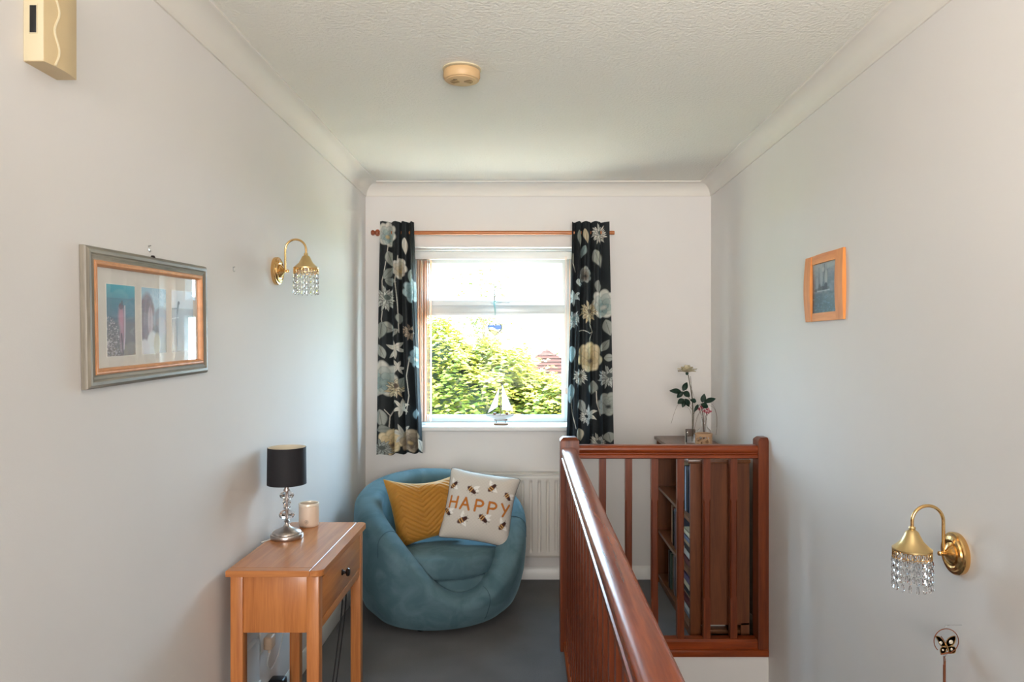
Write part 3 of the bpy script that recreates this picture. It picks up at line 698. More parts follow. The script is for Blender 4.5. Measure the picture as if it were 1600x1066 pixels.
# table lamp
lp = thing('table_lamp', 'small table lamp with black drum shade and crystal ball stem on the console table', 'lamp', (-0.893, 2.686, 0.700))
lp.location.x = -0.8935
b = NB(); lathe(b, [(0, 0), (0.058, 0), (0.0595, 0.003), (0.0595, 0.014), (0.057, 0.018), (0.052, 0.019), (0.051, 0.024), (0.046, 0.029), (0.030, 0.036), (0.014, 0.043), (0.008, 0.052), (0.007, 0.058), (0, 0.058)], 48); obj('base', b, M_nickel, lp)
b = NB(); lathe(b, [(0, 0.045), (0.006, 0.045), (0.006, 0.058), (0.011, 0.064), (0.006, 0.068), (0.004, 0.070), (0.004, 0.196), (0, 0.196)], 20); obj('stem', b, M_nickel, lp)
def ballp(r, h, z): return [(0.0045, z-h)]+[(max(0.0045, r*math.cos(a)), z+h*math.sin(a)) for a in np.linspace(-1.2, 1.2, 5)]+[(0.0045, z+h)]
for r, h, z in ((0.030, 0.018, 0.088), (0.014, 0.012, 0.118), (0.016, 0.010, 0.134), (0.027, 0.016, 0.160)):
    b = NB(); lathe(b, ballp(r, h, z), 10); obj('crystal_ball', b, M_crystal, lp, smooth=False)
for z in (0.106, 0.144):
    b = NB(); lathe(b, [(0, z-0.002), (0.011, z-0.002), (0.012, z), (0.011, z+0.002), (0, z+0.002)], 20); obj('collar', b, M_nickel, lp)
b = NB(); lathe(b, [(0, 0.176), (0.012, 0.176), (0.012, 0.180), (0.008, 0.188), (0.0085, 0.215), (0.010, 0.217), (0.010, 0.235), (0, 0.235)], 24); obj('lamp_holder', b, M_nickel, lp)
M_shade = plain('black_shade', (26, 25, 30), 0.75, noise=0.05, nscale=200, bump=0.1, bscale=800); M_shadein = plain('shade_lining', (228, 216, 194), 0.6, noise=0.02)
b = NB(); lathe(b, [(0.0705, 0.201), (0.0690, 0.338)], 48); lathe(b, [(0.0690, 0.338), (0.0678, 0.338)], 48); sh = obj('lamp_shade', b, M_shade, lp)
b = NB(); lathe(b, [(0.0678, 0.338), (0.0693, 0.201), (0.0705, 0.201)], 48); obj('shade_lining', b, M_shadein, sh)
b = NB()
for k in range(3):
    a = 2*PI*k/3+0.4; tube(b, [(0.009*math.cos(a), 0.009*math.sin(a), 0.235), (0.068*math.cos(a), 0.068*math.sin(a), 0.318)], 0.0012, 6)
obj('shade_carrier', b, M_nickel, sh)
# candle jar
cj = thing('candle_jar', 'cream ceramic candle jar on the back end of the console table', 'candle', (-0.866, 2.868, 0.700))
M_ceram = plain('cream_ceramic', (226, 204, 184), 0.45, noise=0.02, nscale=20)
b = NB(); lathe(b, [(0, 0), (0.033, 0), (0.0375, 0.004), (0.0392, 0.010), (0.0392, 0.078), (0.0380, 0.082), (0.0370, 0.083), (0.0368, 0.082)]); lathe(b, [(0.0366, 0.082), (0.0366, 0.076), (0, 0.076)], 32); obj('jar', b, M_ceram, cj)
b = NB(); lathe(b, [(0.0385, 0.082), (0.0395, 0.083), (0.0395, 0.090), (0.0385, 0.092), (0.0350, 0.092), (0.0345, 0.086)], 40); obj('rim_band', b, plain('pale_rim', (240, 226, 206), 0.3, 0.2, noise=0.02), cj)
M_logo = plain('grey_print', (150, 132, 122), 0.5, noise=0.05)
b = NB(); dirn = math.atan2(-2.868, 0.866)-0.25
for rr in (0.0072, 0.0040):
    tube(b, [((0.0394)*math.cos(dirn+rr*math.cos(a)/0.0392), (0.0394)*math.sin(dirn+rr*math.cos(a)/0.0392), 0.024+rr*math.sin(a)) for a in np.linspace(0, 2*PI, 25)], 0.0006, 4, cap=False)
tube(b, [(0.0394*math.cos(dirn-0.05), 0.0394*math.sin(dirn-0.05), 0.021), (0.0394*math.cos(dirn+0.05), 0.0394*math.sin(dirn+0.05), 0.027)], 0.0014, 6)
obj('emblem', b, M_logo, cj)

# things behind / below the console
wbx = thing('wall_box', 'white plastic box fixed low on the left wall behind the console table legs', 'wall box', (XL, 2.53, 0.27))
b = NB(); box(b, 0.0, 0.022, -0.068, 0.068, -0.06, 0.093, 0.004); obj('cover', b, M_white, wbx)
b = NB(); box(b, 0.0, 0.026, -0.072, 0.072, -0.066, -0.058, 0.002); obj('lower_edge', b, M_white, wbx)
so = thing('wall_socket', 'white double wall socket under the console table', 'socket', (XL, 2.72, 0.33))
b = NB(); box(b, 0.0, 0.009, -0.073, 0.073, -0.043, 0.043, 0.003); obj('face_plate', b, M_white, so)
for y in (-0.018, 0.018):
    b = NB(); box(b, 0.008, 0.013, y-0.006, y+0.006, 0.015, 0.030, 0.0015); obj('rocker_switch', b, M_white, so)
pg = thing('plug', 'pale beige plug pushed into the socket under the console table', 'plug', (XL+0.009, 2.690, 0.315))
b = NB(); box(b, 0.0, 0.030, -0.024, 0.024, -0.026, 0.022, 0.006, 3); obj('body', b, plain('plug_plastic', (206, 176, 148), 0.45, noise=0.03), pg)
b = NB(); tube(b, [(0.014, 0, -0.026), (0.014, 0, -0.042)], 0.005); obj('cord_grip', b, M_ceram, pg)
M_wcord = plain('white_cord', (214, 212, 208), 0.5, noise=0.02)
b = NB(); tube(b, smooth_path([(-0.938, 2.668, 0.7045), (-0.950, 2.640, 0.7030), (-0.961, 2.625, 0.7020), (-0.970, 2.64, 0.690), (-0.973, 2.68, 0.63), (-0.972, 2.76, 0.52), (-0.966, 2.80, 0.42), (-0.955, 2.84, 0.33), (-0.968, 2.82, 0.22), (-0.969, 2.74, 0.19), (-0.968, 2.692, 0.23), (-0.960, 2.690, 0.270)]), 0.0022, 8)
o = obj('lamp_cord', b, M_wcord); tagit(o, 'thin white lamp cord hanging down the wall behind the console table', 'cord')
b = NB(); box(b, 0.0, 0.060, -0.026, 0.026, 0.0, 0.062, 0.010, 3)
ad = thing('power_adapter', 'black power adapter plugged in low on the wall behind the console table', 'adapter', (XL, 2.76, 0.085)); obj('body', b, M_black, ad)
b = NB(); tube(b, smooth_path([(0.035, 0, 0.006), (0.036, 0.005, -0.03), (0.05, 0.03, -0.07), (0.10, 0.06, -0.081), (0.14, 0.04, -0.081)]), 0.003, 8); obj('lead', b, M_black, ad)
for k, (dx, lab) in enumerate(((0.0, 'black cable hanging at the back of the console table, nearer the wall'), (0.014, 'black cable hanging at the back of the console table, nearer the armchair'))):
    b = NB(); tube(b, smooth_path([(-0.735+dx, 2.900, 0.640), (-0.738+dx, 2.902, 0.50), (-0.742+dx, 2.89, 0.36), (-0.752+dx, 2.86, 0.22), (-0.762+dx, 2.80, 0.06), (-0.77+dx, 2.74, 0.004)]), 0.0028, 8)
    o = obj('cable', b, M_black); tagit(o, lab, 'cable', 'black cables behind the console')

# ------------------------------------------------------------------ cushions
def cushion(name, label, size, thick, loc, rot, mat, paint=None, disp=None, n=150, pull=0.07, backmat=None, piping=None, corner=None):
    root = thing(name, label, 'cushion', loc, rot, 'scatter cushions on the armchair')
    u = np.linspace(-1, 1, n); U, W = np.meshgrid(u, u)
    def surf(sg):
        h = size/2
        px = 1-pull*(1-np.abs(W)**2.2)*np.abs(U)**3-0.035*np.abs(W)**12*np.abs(U)**12; pz = 1-pull*(1-np.abs(U)**2.2)*np.abs(W)**3-0.035*np.abs(W)**12*np.abs(U)**12
        X = U*h*px; Z = W*h*pz
        T = thick/2*np.clip((1-U**4)*(1-W**4), 0, 1)**0.55*(1-0.15*np.clip(np.abs(U)*np.abs(W), 0, 1))
        Y = -sg*T
        wr = 0.0016*np.sin(9*U+5*W)*np.sin(7*W-3*U)+0.003*np.sin(3.1*U*W*3+W*2)
        Y = Y+wr*np.clip((1-U**4)*(1-W**4), 0, 1)
        if disp is not None and sg > 0: Y = Y+disp(U, W)
        if corner is not None: 
            X, Y, Z = corner(U, W, X, Y, Z)
        return np.stack([X, Y, Z+h], -1).reshape(-1, 3)
    col = None
    if paint is not None: col = paint((U+1)/2*size, (W+1)/2*size)
    grid_mesh('cover', surf(1), n, n, mat, root, colors=col)
    bm_ = backmat or mat
    grid_mesh('back_cover', surf(-1), n, n, bm_, root, colors=None)
    if piping is not None:
        pts = []
        e = surf(1).reshape(n, n, 3)
        for k in range(0, n-1, 3): pts.append(e[0, k])
        for k in range(0, n-1, 3): pts.append(e[k, n-1])
        for k in range(n-1, 0, -3): pts.append(e[n-1, k])
        for k in range(n-1, 0, -3): pts.append(e[k, 0])
        pts.append(pts[0]); b = NB(); tube(b, pts, 0.0022, 6, cap=False); obj('piping', b, piping, root)
    return root
M_linen = printed('linen_print', 0.9, bump=0.4)
M_linenp = plain('linen_plain', (206, 198, 188), 0.9, noise=0.04, nscale=300, bump=0.3, bscale=900)
M_pipe = plain('grey_piping', (110, 110, 108), 0.8, noise=0.05)
S_ = 0.372
def paint_happy(u, v):
    v = S_-v   # v runs downwards
    c = Canvas(u, v, (208, 200, 190))
    i = np.arange(len(c.u)); wv = 0.03*np.sin(c.u*2*PI/0.0022)*np.sin(c.v*2*PI/0.0022)
    c.c = c.c*(1+wv[:, None])
    OR = (188, 112, 44); OR2 = (160, 88, 30)
    def tr(x, y): return (x*S_, y*S_)
    def letter(strokes, ox_, oy_, w, h, sk=0):
        for st in strokes:
            pts = [tr(ox_+(p[0])*w+sk*p[1], oy_+p[1]*h) for p in st]
            c.line(pts, 0.0112, OR2); c.line(pts, 0.0086, OR)
    arc = lambda cx, cy, rx, ry, a0, a1, n=9: [(cx+rx*math.cos(a0+(a1-a0)*k/n), cy+ry*math.sin(a0+(a1-a0)*k/n)) for k in range(n+1)]
    Pst = [[(0.05, 0), (0, 1)], [(0.05, 0)]+arc(0.45, 0.27, 0.45, 0.27, -PI/2, PI/2)+[(0.02, 0.56)]]
    letter([[(0.08, 0), (0, 1)], [(1, 0), (0.92, 1)], [(0.04, 0.5), (0.96, 0.5)]], 0.075, 0.425, 0.115, 0.150)
    letter([[(0, 1), (0.55, 0), (1.1, 1)], [(0.25, 0.62), (0.85, 0.62)]], 0.245, 0.425, 0.115, 0.155)
    letter(Pst, 0.455, 0.430, 0.115, 0.150)
    letter(Pst, 0.640, 0.435, 0.120, 0.155)
    letter([[(0, 0), (0.5, 0.5)], [(1.05, 0), (0.35, 1)]], 0.825, 0.430, 0.11, 0.165)
    BR = (84, 52, 44); YE = (206, 158, 96); WH = (236, 232, 226)
    for bx, by, a, sc in ((0.085, 0.27, -0.8, 0.9), (0.36, 0.30, 0.6, 1.0), (0.64, 0.235, -0.9, 1.0), (0.885, 0.31, 0.8, 0.9), (0.055, 0.64, 0.7, 0.9), (0.30, 0.735, -0.6, 1.05), (0.585, 0.665, 0.65, 1.0), (0.875, 0.73, -0.9, 0.95)):
        x, y = tr(bx, by); k = 0.0242*sc
        ca, sa = math.cos(a), math.sin(a)
        def R(p, q): return (x+p*ca*k-q*sa*k, y+p*sa*k+q*ca*k)
        for wa, wl in ((a-1.15 if a > 0 else a-1.0, 1.9), (a-0.55 if a > 0 else a+1.5, 1.7)):
            q = R(0.1, -0.1); c.petal(q[0], q[1], k*wl, k*0.8, wa, WH)
        for lx in (-0.7, 0.0, 0.8):
            c.line([R(lx, -0.8), R(lx*0.8, 0), R(lx+0.15, 0.85)], 0.0013, (60, 40, 36))
        c.ell(x, y, k*1.05, k*0.52, BR, a)
        for st in (-0.45, 0.05): c.line([R(st, -0.46), R(st+0.05, 0.46)], k*0.22, YE)
        q = R(0.85, 0); c.ell(q[0], q[1], k*0.42, k*0.38, (70, 44, 38), a)
        c.line([R(1.1, -0.1), R(1.6, -0.45)], 0.0012, (60, 40, 36)); c.line([R(1.1, 0.1), R(1.6, 0.4)], 0.0012, (60, 40, 36))
    return c.c
def puff(U, W, X, Y, Z):
    k = np.clip((U-0.45)/0.55, 0, 1)*np.clip((W-0.45)/0.55, 0, 1)   # top right corner flops forward
    f = np.clip((U-0.2)/0.8, 0, 1)**2*np.clip((W-0.2)/0.8, 0, 1)**2
    Yn = Y-0.020*f+0.012*np.sin(6*(U-W))*f
    return X+0.012*f, Yn, Z-0.010*f
cushion('scatter_cushion', 'pale linen cushion with embroidered bees and orange lettering HAPPY', S_, 0.125, (-0.282, 3.752, 0.392), (math.radians(-20), math.radians(8.5), math.radians(-2)), M_linen, paint_happy, backmat=M_linenp, piping=M_pipe, corner=puff)
M_must = plain('mustard_velvet', (176, 122, 46), 0.6, noise=0.08, nscale=9, sheen=0.6, spec=0.3)
M_must.node_tree.nodes['Principled BSDF'].inputs['Sheen Tint'].default_value = L3(235, 205, 130)
def quilt(U, W):
    ph = W*6.5 + 3.0*np.abs(((U*0.85+0.10) % 1)*2-1)
    f = np.abs(np.sin(ph*PI)); return -0.0065*f**0.6*np.clip((1-U**6)*(1-W**6), 0, 1)
def sag(U, W, X, Y, Z):
    f = np.clip((W+0.1)/1.1, 0, 1)**2
    return X, Y, Z-0.020*f*(1-U**2)-0.070*((U+1)/2)*((W+1)/2)**1.2
cushion('scatter_cushion', 'mustard velvet cushion with quilted zigzag pattern, leaning behind the bee cushion', 0.375, 0.12, (-0.500, 3.800, 0.392), (math.radians(-16), math.radians(-9), math.radians(24)), M_must, None, quilt, n=220, pull=0.09, corner=sag)

# ------------------------------------------------------------------ wall sconces
def sconce(label, loc, rz):
    t = thing('wall_light', label, 'wall light', loc, (0, 0, rz), 'brass wall lights with crystal strands')
    RX_ = Matrix.Rotation(PI/2, 4, 'Y')   # lathe axis -> +x (away from wall)
    b = NB(); lathe(b, [(0, 0), (0.0535, 0), (0.0545, 0.004), (0.0545, 0.012), (0.052, 0.015), (0.046, 0.016), (0.044, 0.020), (0.036, 0.022), (0.032, 0.019), (0.028, 0.019), (0.0, 0.019)], 48, M=RX_); obj('backplate', b, M_brass, t)
    b = NB(); lathe(b, [(0.027, 0.019), (0.027, 0.022), (0.020, 0.028), (0.010, 0.033), (0.006, 0.036), (0.006, 0.040), (0, 0.040)], 32, M=RX_); obj('dome', b, M_brass, t)
    b = NB(); tube(b, [(0.030, 0, 0), (0.044, 0, 0)], 0.0048, 12)
    lathe(b, [(0, -0.0065), (0.005, -0.005), (0.0065, 0), (0.005, 0.005), (0, 0.0065)], 14, (0.047, 0, 0)); obj('knob', b, M_brass, t)
    b = NB(); r = 0.0405; xc = 0.038+r
    pts = [(0.038, 0, 0.0), (0.038, 0, 0.03), (0.038, 0, 0.06), (0.038, 0, 0.080)]
    pts += [(xc-r*math.cos(a), 0, 0.083+r*math.sin(a)) for a in np.linspace(0.1, PI-0.05, 18)] + [(xc+r, 0, 0.076), (xc+r, 0, 0.066)]
    tube(b, pts, 0.0042, 14); obj('arm', b, M_brass, t)
    sx = xc+r
    b = NB(); lathe(b, [(0, 0.070), (0.007, 0.070), (0.0085, 0.066), (0.007, 0.062), (0.010, 0.060), (0.015, 0.056), (0.020, 0.045), (0.027, 0.032), (0.038, 0.021), (0.046, 0.014), (0.0475, 0.013), (0.0475, 0.0095), (0.0460, 0.0095), (0.044, 0.013), (0.030, 0.026), (0.018, 0.042), (0.012, 0.052), (0, 0.054)], 48, (sx, 0, 0))
    sh_ = obj('shade', b, M_brass_s, t)
    b = NB()     # pierced gallery
    for z, rr in ((0.0085, 0.0012), (-0.0075, 0.0010)):
        tube(b, [(sx+0.0462*math.cos(a), 0.0462*math.sin(a), z) for a in np.linspace(0, 2*PI, 49)], rr, 6, cap=False)
    for k in range(28):
        a0 = 2*PI*k/28
        tube(b, [(sx+0.0462*math.cos(a0+dx), 0.0462*math.sin(a0+dx), z) for dx, z in ((0, 0.008), (0.06, 0.003), (0.06, -0.002), (0, -0.007))], 0.0010, 5)
        tube(b, [(sx+0.0462*math.cos(a0+dx), 0.0462*math.sin(a0+dx), z) for dx, z in ((0, 0.008), (-0.06, 0.003), (-0.06, -0.002), (0, -0.007))], 0.0010, 5)
        tube(b, [(sx+0.0465*math.cos(a0+dx), 0.0465*math.sin(a0+dx), z) for dx, z in ((-0.11, -0.0075), (-0.055, -0.011), (0, -0.0125), (0.055, -0.011), (0.11, -0.0075))], 0.0009, 5)
    obj('gallery', b, M_brass, sh_, kind='stuff')
    for k in range(16):
        a = 2*PI*(k+0.5)/16; x, y = sx+0.0455*math.cos(a), 0.0455*math.sin(a)
        b = NB(); z = -0.012
        for q in range(4):
            h = 0.019 if q < 3 else 0.021
            lathe(b, [(0, z), (0.0032, z-0.003), (0.0046, z-h*0.62), (0.0030, z-h*0.9), (0, z-h)], 6, (x, y, 0), a0=a); z -= h+0.0008
        ob_ = obj('crystal_strand', b, M_crystal, sh_, smooth=False)
    b = NB(); lathe(b, [(0, 0.050), (0.010, 0.050), (0.011, 0.015), (0.008, 0.012), (0.008, 0.004), (0, 0.0)], 20, (sx, 0, 0)); obj('lamp_holder', b, M_white, sh_)
    return t
sconce('brass crystal-fringed wall light on the left wall beside the curtain', (XL, 2.823, 1.706), 0)
sconce('larger-looking brass crystal-fringed wall light low on the right wall', (XR, 1.873, 0.876), PI)

# ------------------------------------------------------------------ smoke alarm
sa = thing('smoke_alarm', 'yellowed round smoke alarm on the ceiling', 'smoke alarm', (-0.2335, 2.576, ZC))
M_old = plain('yellowed_plastic', (204, 168, 122), 0.5, noise=0.04, nscale=20)
b = NB(); lathe(b, [(0, 0), (0.069, 0), (0.069, -0.004), (0.060, -0.006), (0, -0.006)], 56); obj('mounting_plate', b, M_cream2, sa)
b = NB(); lathe(b, [(0.055, -0.006), (0.064, -0.009), (0.065, -0.011), (0.0655, -0.030), (0.063, -0.034), (0.0625, -0.037), (0.060, -0.040), (0.054, -0.041), (0.053, -0.043), (0.045, -0.045), (0, -0.046)], 56); bd = obj('body', b, M_old, sa)
b = NB()
for sx in (-1, 1):
    for k in range(7):
        rr = 0.010+0.004*k
        pts = [(sx*rr*math.cos(a)*1.15, -0.004+rr*math.sin(a)*0.75, -0.0462) for a in np.linspace(-0.75, 0.75, 8)]
        tube(b, pts, 0.0009, 5)
obj('vent_slots', b, plain('vent_dark', (150, 122, 84), 0.7, noise=0.05), bd, kind='stuff')
b = NB(); box(b, -0.028, -0.014, -0.026, -0.022, -0.0462, -0.0445, 0.0005); obj('test_button', b, M_dark, bd)
# ------------------------------------------------------------------ door chime / sensor box top left
db = thing('door_chime', 'aged cream wall box with a wavy ridge and dark slot, high on the left wall', 'door chime', (XL, 1.461, 1.969))
b = NB()
prof = [(0, -0.05), (0.040, -0.05)]
for k in range(1, 12):
    q = k/12; prof.append((0.040+0.0065*math.sin(PI*q)+0.001*q, -0.05+0.1*q))
prof += [(0.041, 0.05), (0, 0.05)]
extrude(b, prof, lambda p, t: (p[0], p[1], t), (0, 0.18))
hs_ = obj('housing', b, M_cream, db, angle=30)
b = NB(); box(b, 0.0005, 0.0395, -0.0515, -0.048, 0.001, 0.179, 0.001)
obj('side_panel', b, M_cream2, db)
b = NB(); box(b, 0.0115, 0.0285, -0.0530, -0.0512, 0.053, 0.112, 0.0006); fr = obj('slot_frame', b, M_cream2, db)
b = NB(); box(b, 0.0140, 0.0270, -0.0534, -0.0528, 0.055, 0.108, 0.0002); obj('slot', b, M_black, fr)
b = NB(); pts = []
for k in range(40):
    z = 0.001+0.178*k/39; y_ = -0.020+0.0060*math.sin(2*PI*(z-0.012)/0.078)+0.0
    q = (y_+0.05)/0.1; pts.append((0.0405+0.0065*math.sin(PI*q), y_, z))
tube(b, pts, 0.0026, 6); obj('wavy_ridge', b, M_cream2, db)

# ------------------------------------------------------------------ framed pictures
M_gfr = wood('grey_wash_wood_y', (156, 148, 132), (96, 92, 82), 'Y', 0.5, coat=0.1)
M_gfrz = wood('grey_wash_wood_z', (156, 146, 130), (98, 92, 82), 'Z', 0.5, coat=0.1)
M_lip = plain('orange_lip', (208, 146, 98), 0.4, noise=0.12, nscale=40)
M_mount = plain('mount_card', (226, 222, 214), 0.8, noise=0.01)
M_photo = printed('photo_print', 0.35)
FW, FH = 0.600, 0.320
# local frame: x = away from wall, y = along wall (away from camera), z up, origin at centre on the wall
fr1 = thing('wall_picture', 'grey-washed frame with orange inner lip holding three seaside photographs', 'picture frame', (XL, 1.8885, 1.4845), (math.radians(1.6), 0, 0))
def mitred(prof, W, H, mats, names, parent):
    """prof: (inset from outer edge, height off the wall)"""
    c = [(-W/2, -H/2), (W/2, -H/2), (W/2, H/2), (-W/2, H/2)]; sg = [(1, 1), (-1, 1), (-1, -1), (1, -1)]
    for k in range(4):
        l = (k+1) % 4; b = NB()
        R = []
        for q in (k, l):
            R.append([b.verts.new((p[1], c[q][0]+sg[q][0]*p[0], c[q][1]+sg[q][1]*p[0])) for p in prof])
        n = len(prof)
        for i in range(n): b.faces.new((R[0][i], R[0][(i+1)%n], R[1][(i+1)%n], R[1][i]))
        b.faces.new(R[0][::-1]); b.faces.new(R[1])
        obj(names, b, mats[k % 2], parent, angle=30)
mitred([(0, 0.001), (0, 0.009), (0.002, 0.014), (0.008, 0.018), (0.015, 0.018), (0.018, 0.0155), (0.021, 0.0165), (0.027, 0.0135), (0.030, 0.0145), (0.031, 0.001)], FW, FH, (M_gfr, M_gfrz), 'frame_rail', fr1)
mitred([(0.030, 0.002), (0.030, 0.0150), (0.033, 0.0170), (0.036, 0.0160), (0.039, 0.0170), (0.041, 0.0150), (0.044, 0.0050), (0.044, 0.002)], FW, FH, (M_lip, M_lip), 'inner_lip', fr1)
b = NB(); box(b, 0.001, 0.0045, -FW/2+0.03, FW/2-0.03, -FH/2+0.03, FH/2-0.03); mt = obj('mount', b, M_mount, fr1)
b = NB(); box(b, 0.0062, 0.0070, -FW/2+0.043, FW/2-0.043, -FH/2+0.043, FH/2-0.043); obj('glass', b, M_picglass, fr1)
b = NB(); lathe(b, [(0, 0), (0.007, 0), (0.004, 0.006), (0, 0.006)], 8, (0.010, -0.005, FH/2-0.002)); obj('hanging_loop', b, M_dark, fr1)
M_bevel = plain('mount_bevel', (240, 238, 232), 0.6, noise=0.01)
def photo(y0, y1, z0, z1, fn):
    nu, nv = 90, 120; U, W = np.meshgrid(np.linspace(0, 1, nu), np.linspace(0, 1, nv))
    c = Canvas(U, 1-W, (128, 128, 128)); fn(c)
    V = np.stack([np.full_like(U, 0.0049), y0+(y1-y0)*U, z0+(z1-z0)*W], -1).reshape(-1, 3)
    grid_mesh('photograph', V, nu, nv, M_photo, mt, colors=c.c, smooth=False)
    b = NB()
    for a_ in ((y0-0.0015, y1+0.0015, z0-0.0015, z0), (y0-0.0015, y1+0.0015, z1, z1+0.0015), (y0-0.0015, y0, z0, z1), (y1, y1+0.0015, z0, z1)):
        box(b, 0.0044, 0.0053, *a_)
    obj('mount_edge', b, M_bevel, mt, smooth=False)
def grad(c, stops):
    ys = [s[0] for s in stops]; cs = np.array([lin(s[1]) for s in stops])
    for k in range(3): c.c[:, k] = np.interp(c.v, ys, cs[:, k])
rn = np.random.RandomState(3)
def ph1(c):
    grad(c, [(0, (60, 160, 176)), (0.18, (50, 130, 146)), (0.20, (46, 108, 126)), (0.42, (60, 92, 112)), (0.55, (96, 84, 90)), (1, (112, 84, 66))])
    right = sst(0.45, 0.8, c.u)*sst(0.4, 0.6, c.v); c.c = c.c*(1-0.35*right[:, None])+lin((126, 84, 50))*0.35*right[:, None]
    for k in range(240):
        v = 0.45+0.55*rn.rand()**0.7; u = rn.rand()*(0.25+0.55*(v-0.4)); c.ell(u, v, 0.008+0.02*rn.rand(), 0.003+0.006*rn.rand(), (196, 176, 170) if rn.rand() > 0.4 else (84, 62, 62), soft=0.5)
    c.line([(0, 0.197), (1, 0.19)], 0.008, (40, 96, 116))
    c.ell(0.52, 0.60, 0.075, 0.30, (170, 112, 124), soft=0.5); c.ell(0.49, 0.44, 0.09, 0.13, (182, 116, 128), soft=0.5); c.line([(0.54, 0.28), (0.95, 0.17)], 0.014, (74, 110, 124))
    c.ell(0.50, 0.30, 0.085, 0.045, (90, 40, 62)); c.ell(0.53, 0.25, 0.035, 0.035, (60, 60, 74)); c.line([(0.63, 0.30), (0.62, 0.72), (0.58, 0.9)], 0.035, (206, 180, 186)); c.line([(0.5, 0.7), (0.55, 0.95)], 0.05, (86, 50, 52))
def ph2(c):
    grad(c, [(0, (150, 176, 190)), (0.3, (176, 194, 202)), (0.5, (150, 120, 118)), (1, (122, 100, 82))])
    for k in range(120): c.ell(0.35+0.65*rn.rand(), 0.35*rn.rand(), 0.03, 0.01, (206, 216, 220) if rn.rand() > 0.5 else (130, 158, 176), rn.rand()*3, soft=0.8, a=0.5)
    c.ell(0.22, 0.42, 0.30, 0.34, (112, 70, 66)); c.ell(0.12, 0.72, 0.20, 0.30, (116, 72, 70)); c.ell(0.34, 0.50, 0.10, 0.22, (188, 160, 156)); c.line([(0.2, 0.12), (0.08, 0.6)], 0.03, (134, 90, 84)); c.line([(0.36, 0.2), (0.32, 0.66)], 0.025, (146, 104, 100))
    c.ell(0.80, 0.50, 0.32, 0.22, (124, 108, 108)); c.ell(0.78, 0.60, 0.24, 0.16, (140, 108, 96)); c.ell(0.55, 0.66, 0.12, 0.1, (104, 74, 62)); c.ell(0.42, 0.86, 0.22, 0.2, (214, 208, 202)); c.ell(0.60, 0.86, 0.13, 0.18, (190, 172, 132)); c.ell(0.10, 0.92, 0.2, 0.14, (206, 194, 190)); c.ell(0.92, 0.9, 0.16, 0.2, (130, 104, 80))
def ph3(c):
    grad(c, [(0, (206, 204, 200)), (0.28, (186, 190, 192)), (0.3, (140, 134, 130)), (0.5, (120, 112, 108)), (1, (158, 132, 110))])
    c.line([(0, 0.30), (0.3, 0.29)], 0.02, (90, 86, 88)); c.line([(0, 0.46), (0.3, 0.44)], 0.012, (196, 188, 184)); c.line([(0.30, 0.22), (0.25, 0.36)], 0.07, (80, 66, 66)); c.ell(0.32, 0.20, 0.05, 0.03, (64, 54, 56))
    c.line([(0.24, 0.35), (0.24, 0.9)], 0.03, (96, 90, 90))
z0_, z1_ = -0.0905, 0.0795
for (ya, yb_, fn) in ((1.681, 1.803, ph1), (1.834, 1.959, ph2), (1.989, 2.117, ph3)):
    photo(ya-1.8885, yb_-1.8885, z0_, z1_, fn)

def hook(label, y, z):
    t = thing('picture_hook', label, 'picture hook', (XL, y, z)); b = NB()
    tube(b, [(0, 0, 0.004), (0.007, 0, 0.006)], 0.0012, 8); box(b, 0.0, 0.0012, -0.0025, 0.0025, -0.008, 0.006, 0.0003)
    tube(b, [(0.001, 0, -0.008), (0.003, 0, -0.011), (0.006, 0, -0.010), (0.006, 0, -0.006)], 0.0010, 6); obj('hook_body', b, M_steel, t)
hook('small steel picture hook just above the grey-washed frame', 1.876, 1.668)
hook('bare steel picture hook between the grey-washed frame and the wall light', 2.415, 1.672)

# right hand picture: bowed warm wood frame with a boat painting
fr2 = thing('wall_picture', 'small warm wooden frame with a bluish boat picture on the right wall', 'picture frame', (XR, 2.706, 1.634), (0, 0, PI))
M_honeyY = wood('honey_wood_y', (236, 156, 82), (208, 124, 56), 'Y', 0.55, coat=0); M_honeyZ = wood('honey_wood_z', (236, 154, 80), (206, 122, 54), 'Z', 0.55, coat=0)
W2, H2 = 0.345, 0.252
def rail(y0, y1, z0, z1, axis, m):
    b = NB(); n = 14
    # front face bowed across the picture: bulge p towards the middle of each member
    rows = []
    for k in range(n+1):
        q = k/n
        bul = 0.0085+0.006*math.sin(PI*q)
        if axis == 'Z':
            z = z0+(z1-z0)*q; ow = 0.006*math.sin(PI*q)
            outer = y0-(ow if y0 < 0 else 0); inner = y1+(ow if y0 > 0 else 0)
            rows.append([b.verts.new(p) for p in ((0.001, outer, z), (bul, outer, z), (bul+0.001, inner, z), (0.001, inner, z))])
        else:
            y = y0+(y1-y0)*q
            rows.append([b.verts.new(p) for p in ((0.001, y, z0), (bul-0.001, y, z0), (bul-0.001, y, z1), (0.001, y, z1))])
    for a_, c_ in zip(rows[:-1], rows[1:]):
        for i in range(4): b.faces.new((a_[i], a_[(i+1)%4], c_[(i+1)%4], c_[i]))
    b.faces.new(rows[0][::-1]); b.faces.new(rows[-1])
    obj('frame_rail', b, m, fr2, angle=25)
rail(-W2/2, -0.112, -H2/2, H2/2, 'Z', M_honeyZ); rail(0.112, W2/2, -H2/2, H2/2, 'Z', M_honeyZ)
rail(-0.1125, 0.1125, H2/2-0.034, H2/2, 'Y', M_honeyY); rail(-0.1125, 0.1125, -H2/2, -H2/2+0.031, 'Y', M_honeyY)
nu, nv = 110, 100; U, W = np.meshgrid(np.linspace(0, 1, nu), np.linspace(0, 1, nv)); c = Canvas(U, 1-W, (128, 128, 128))
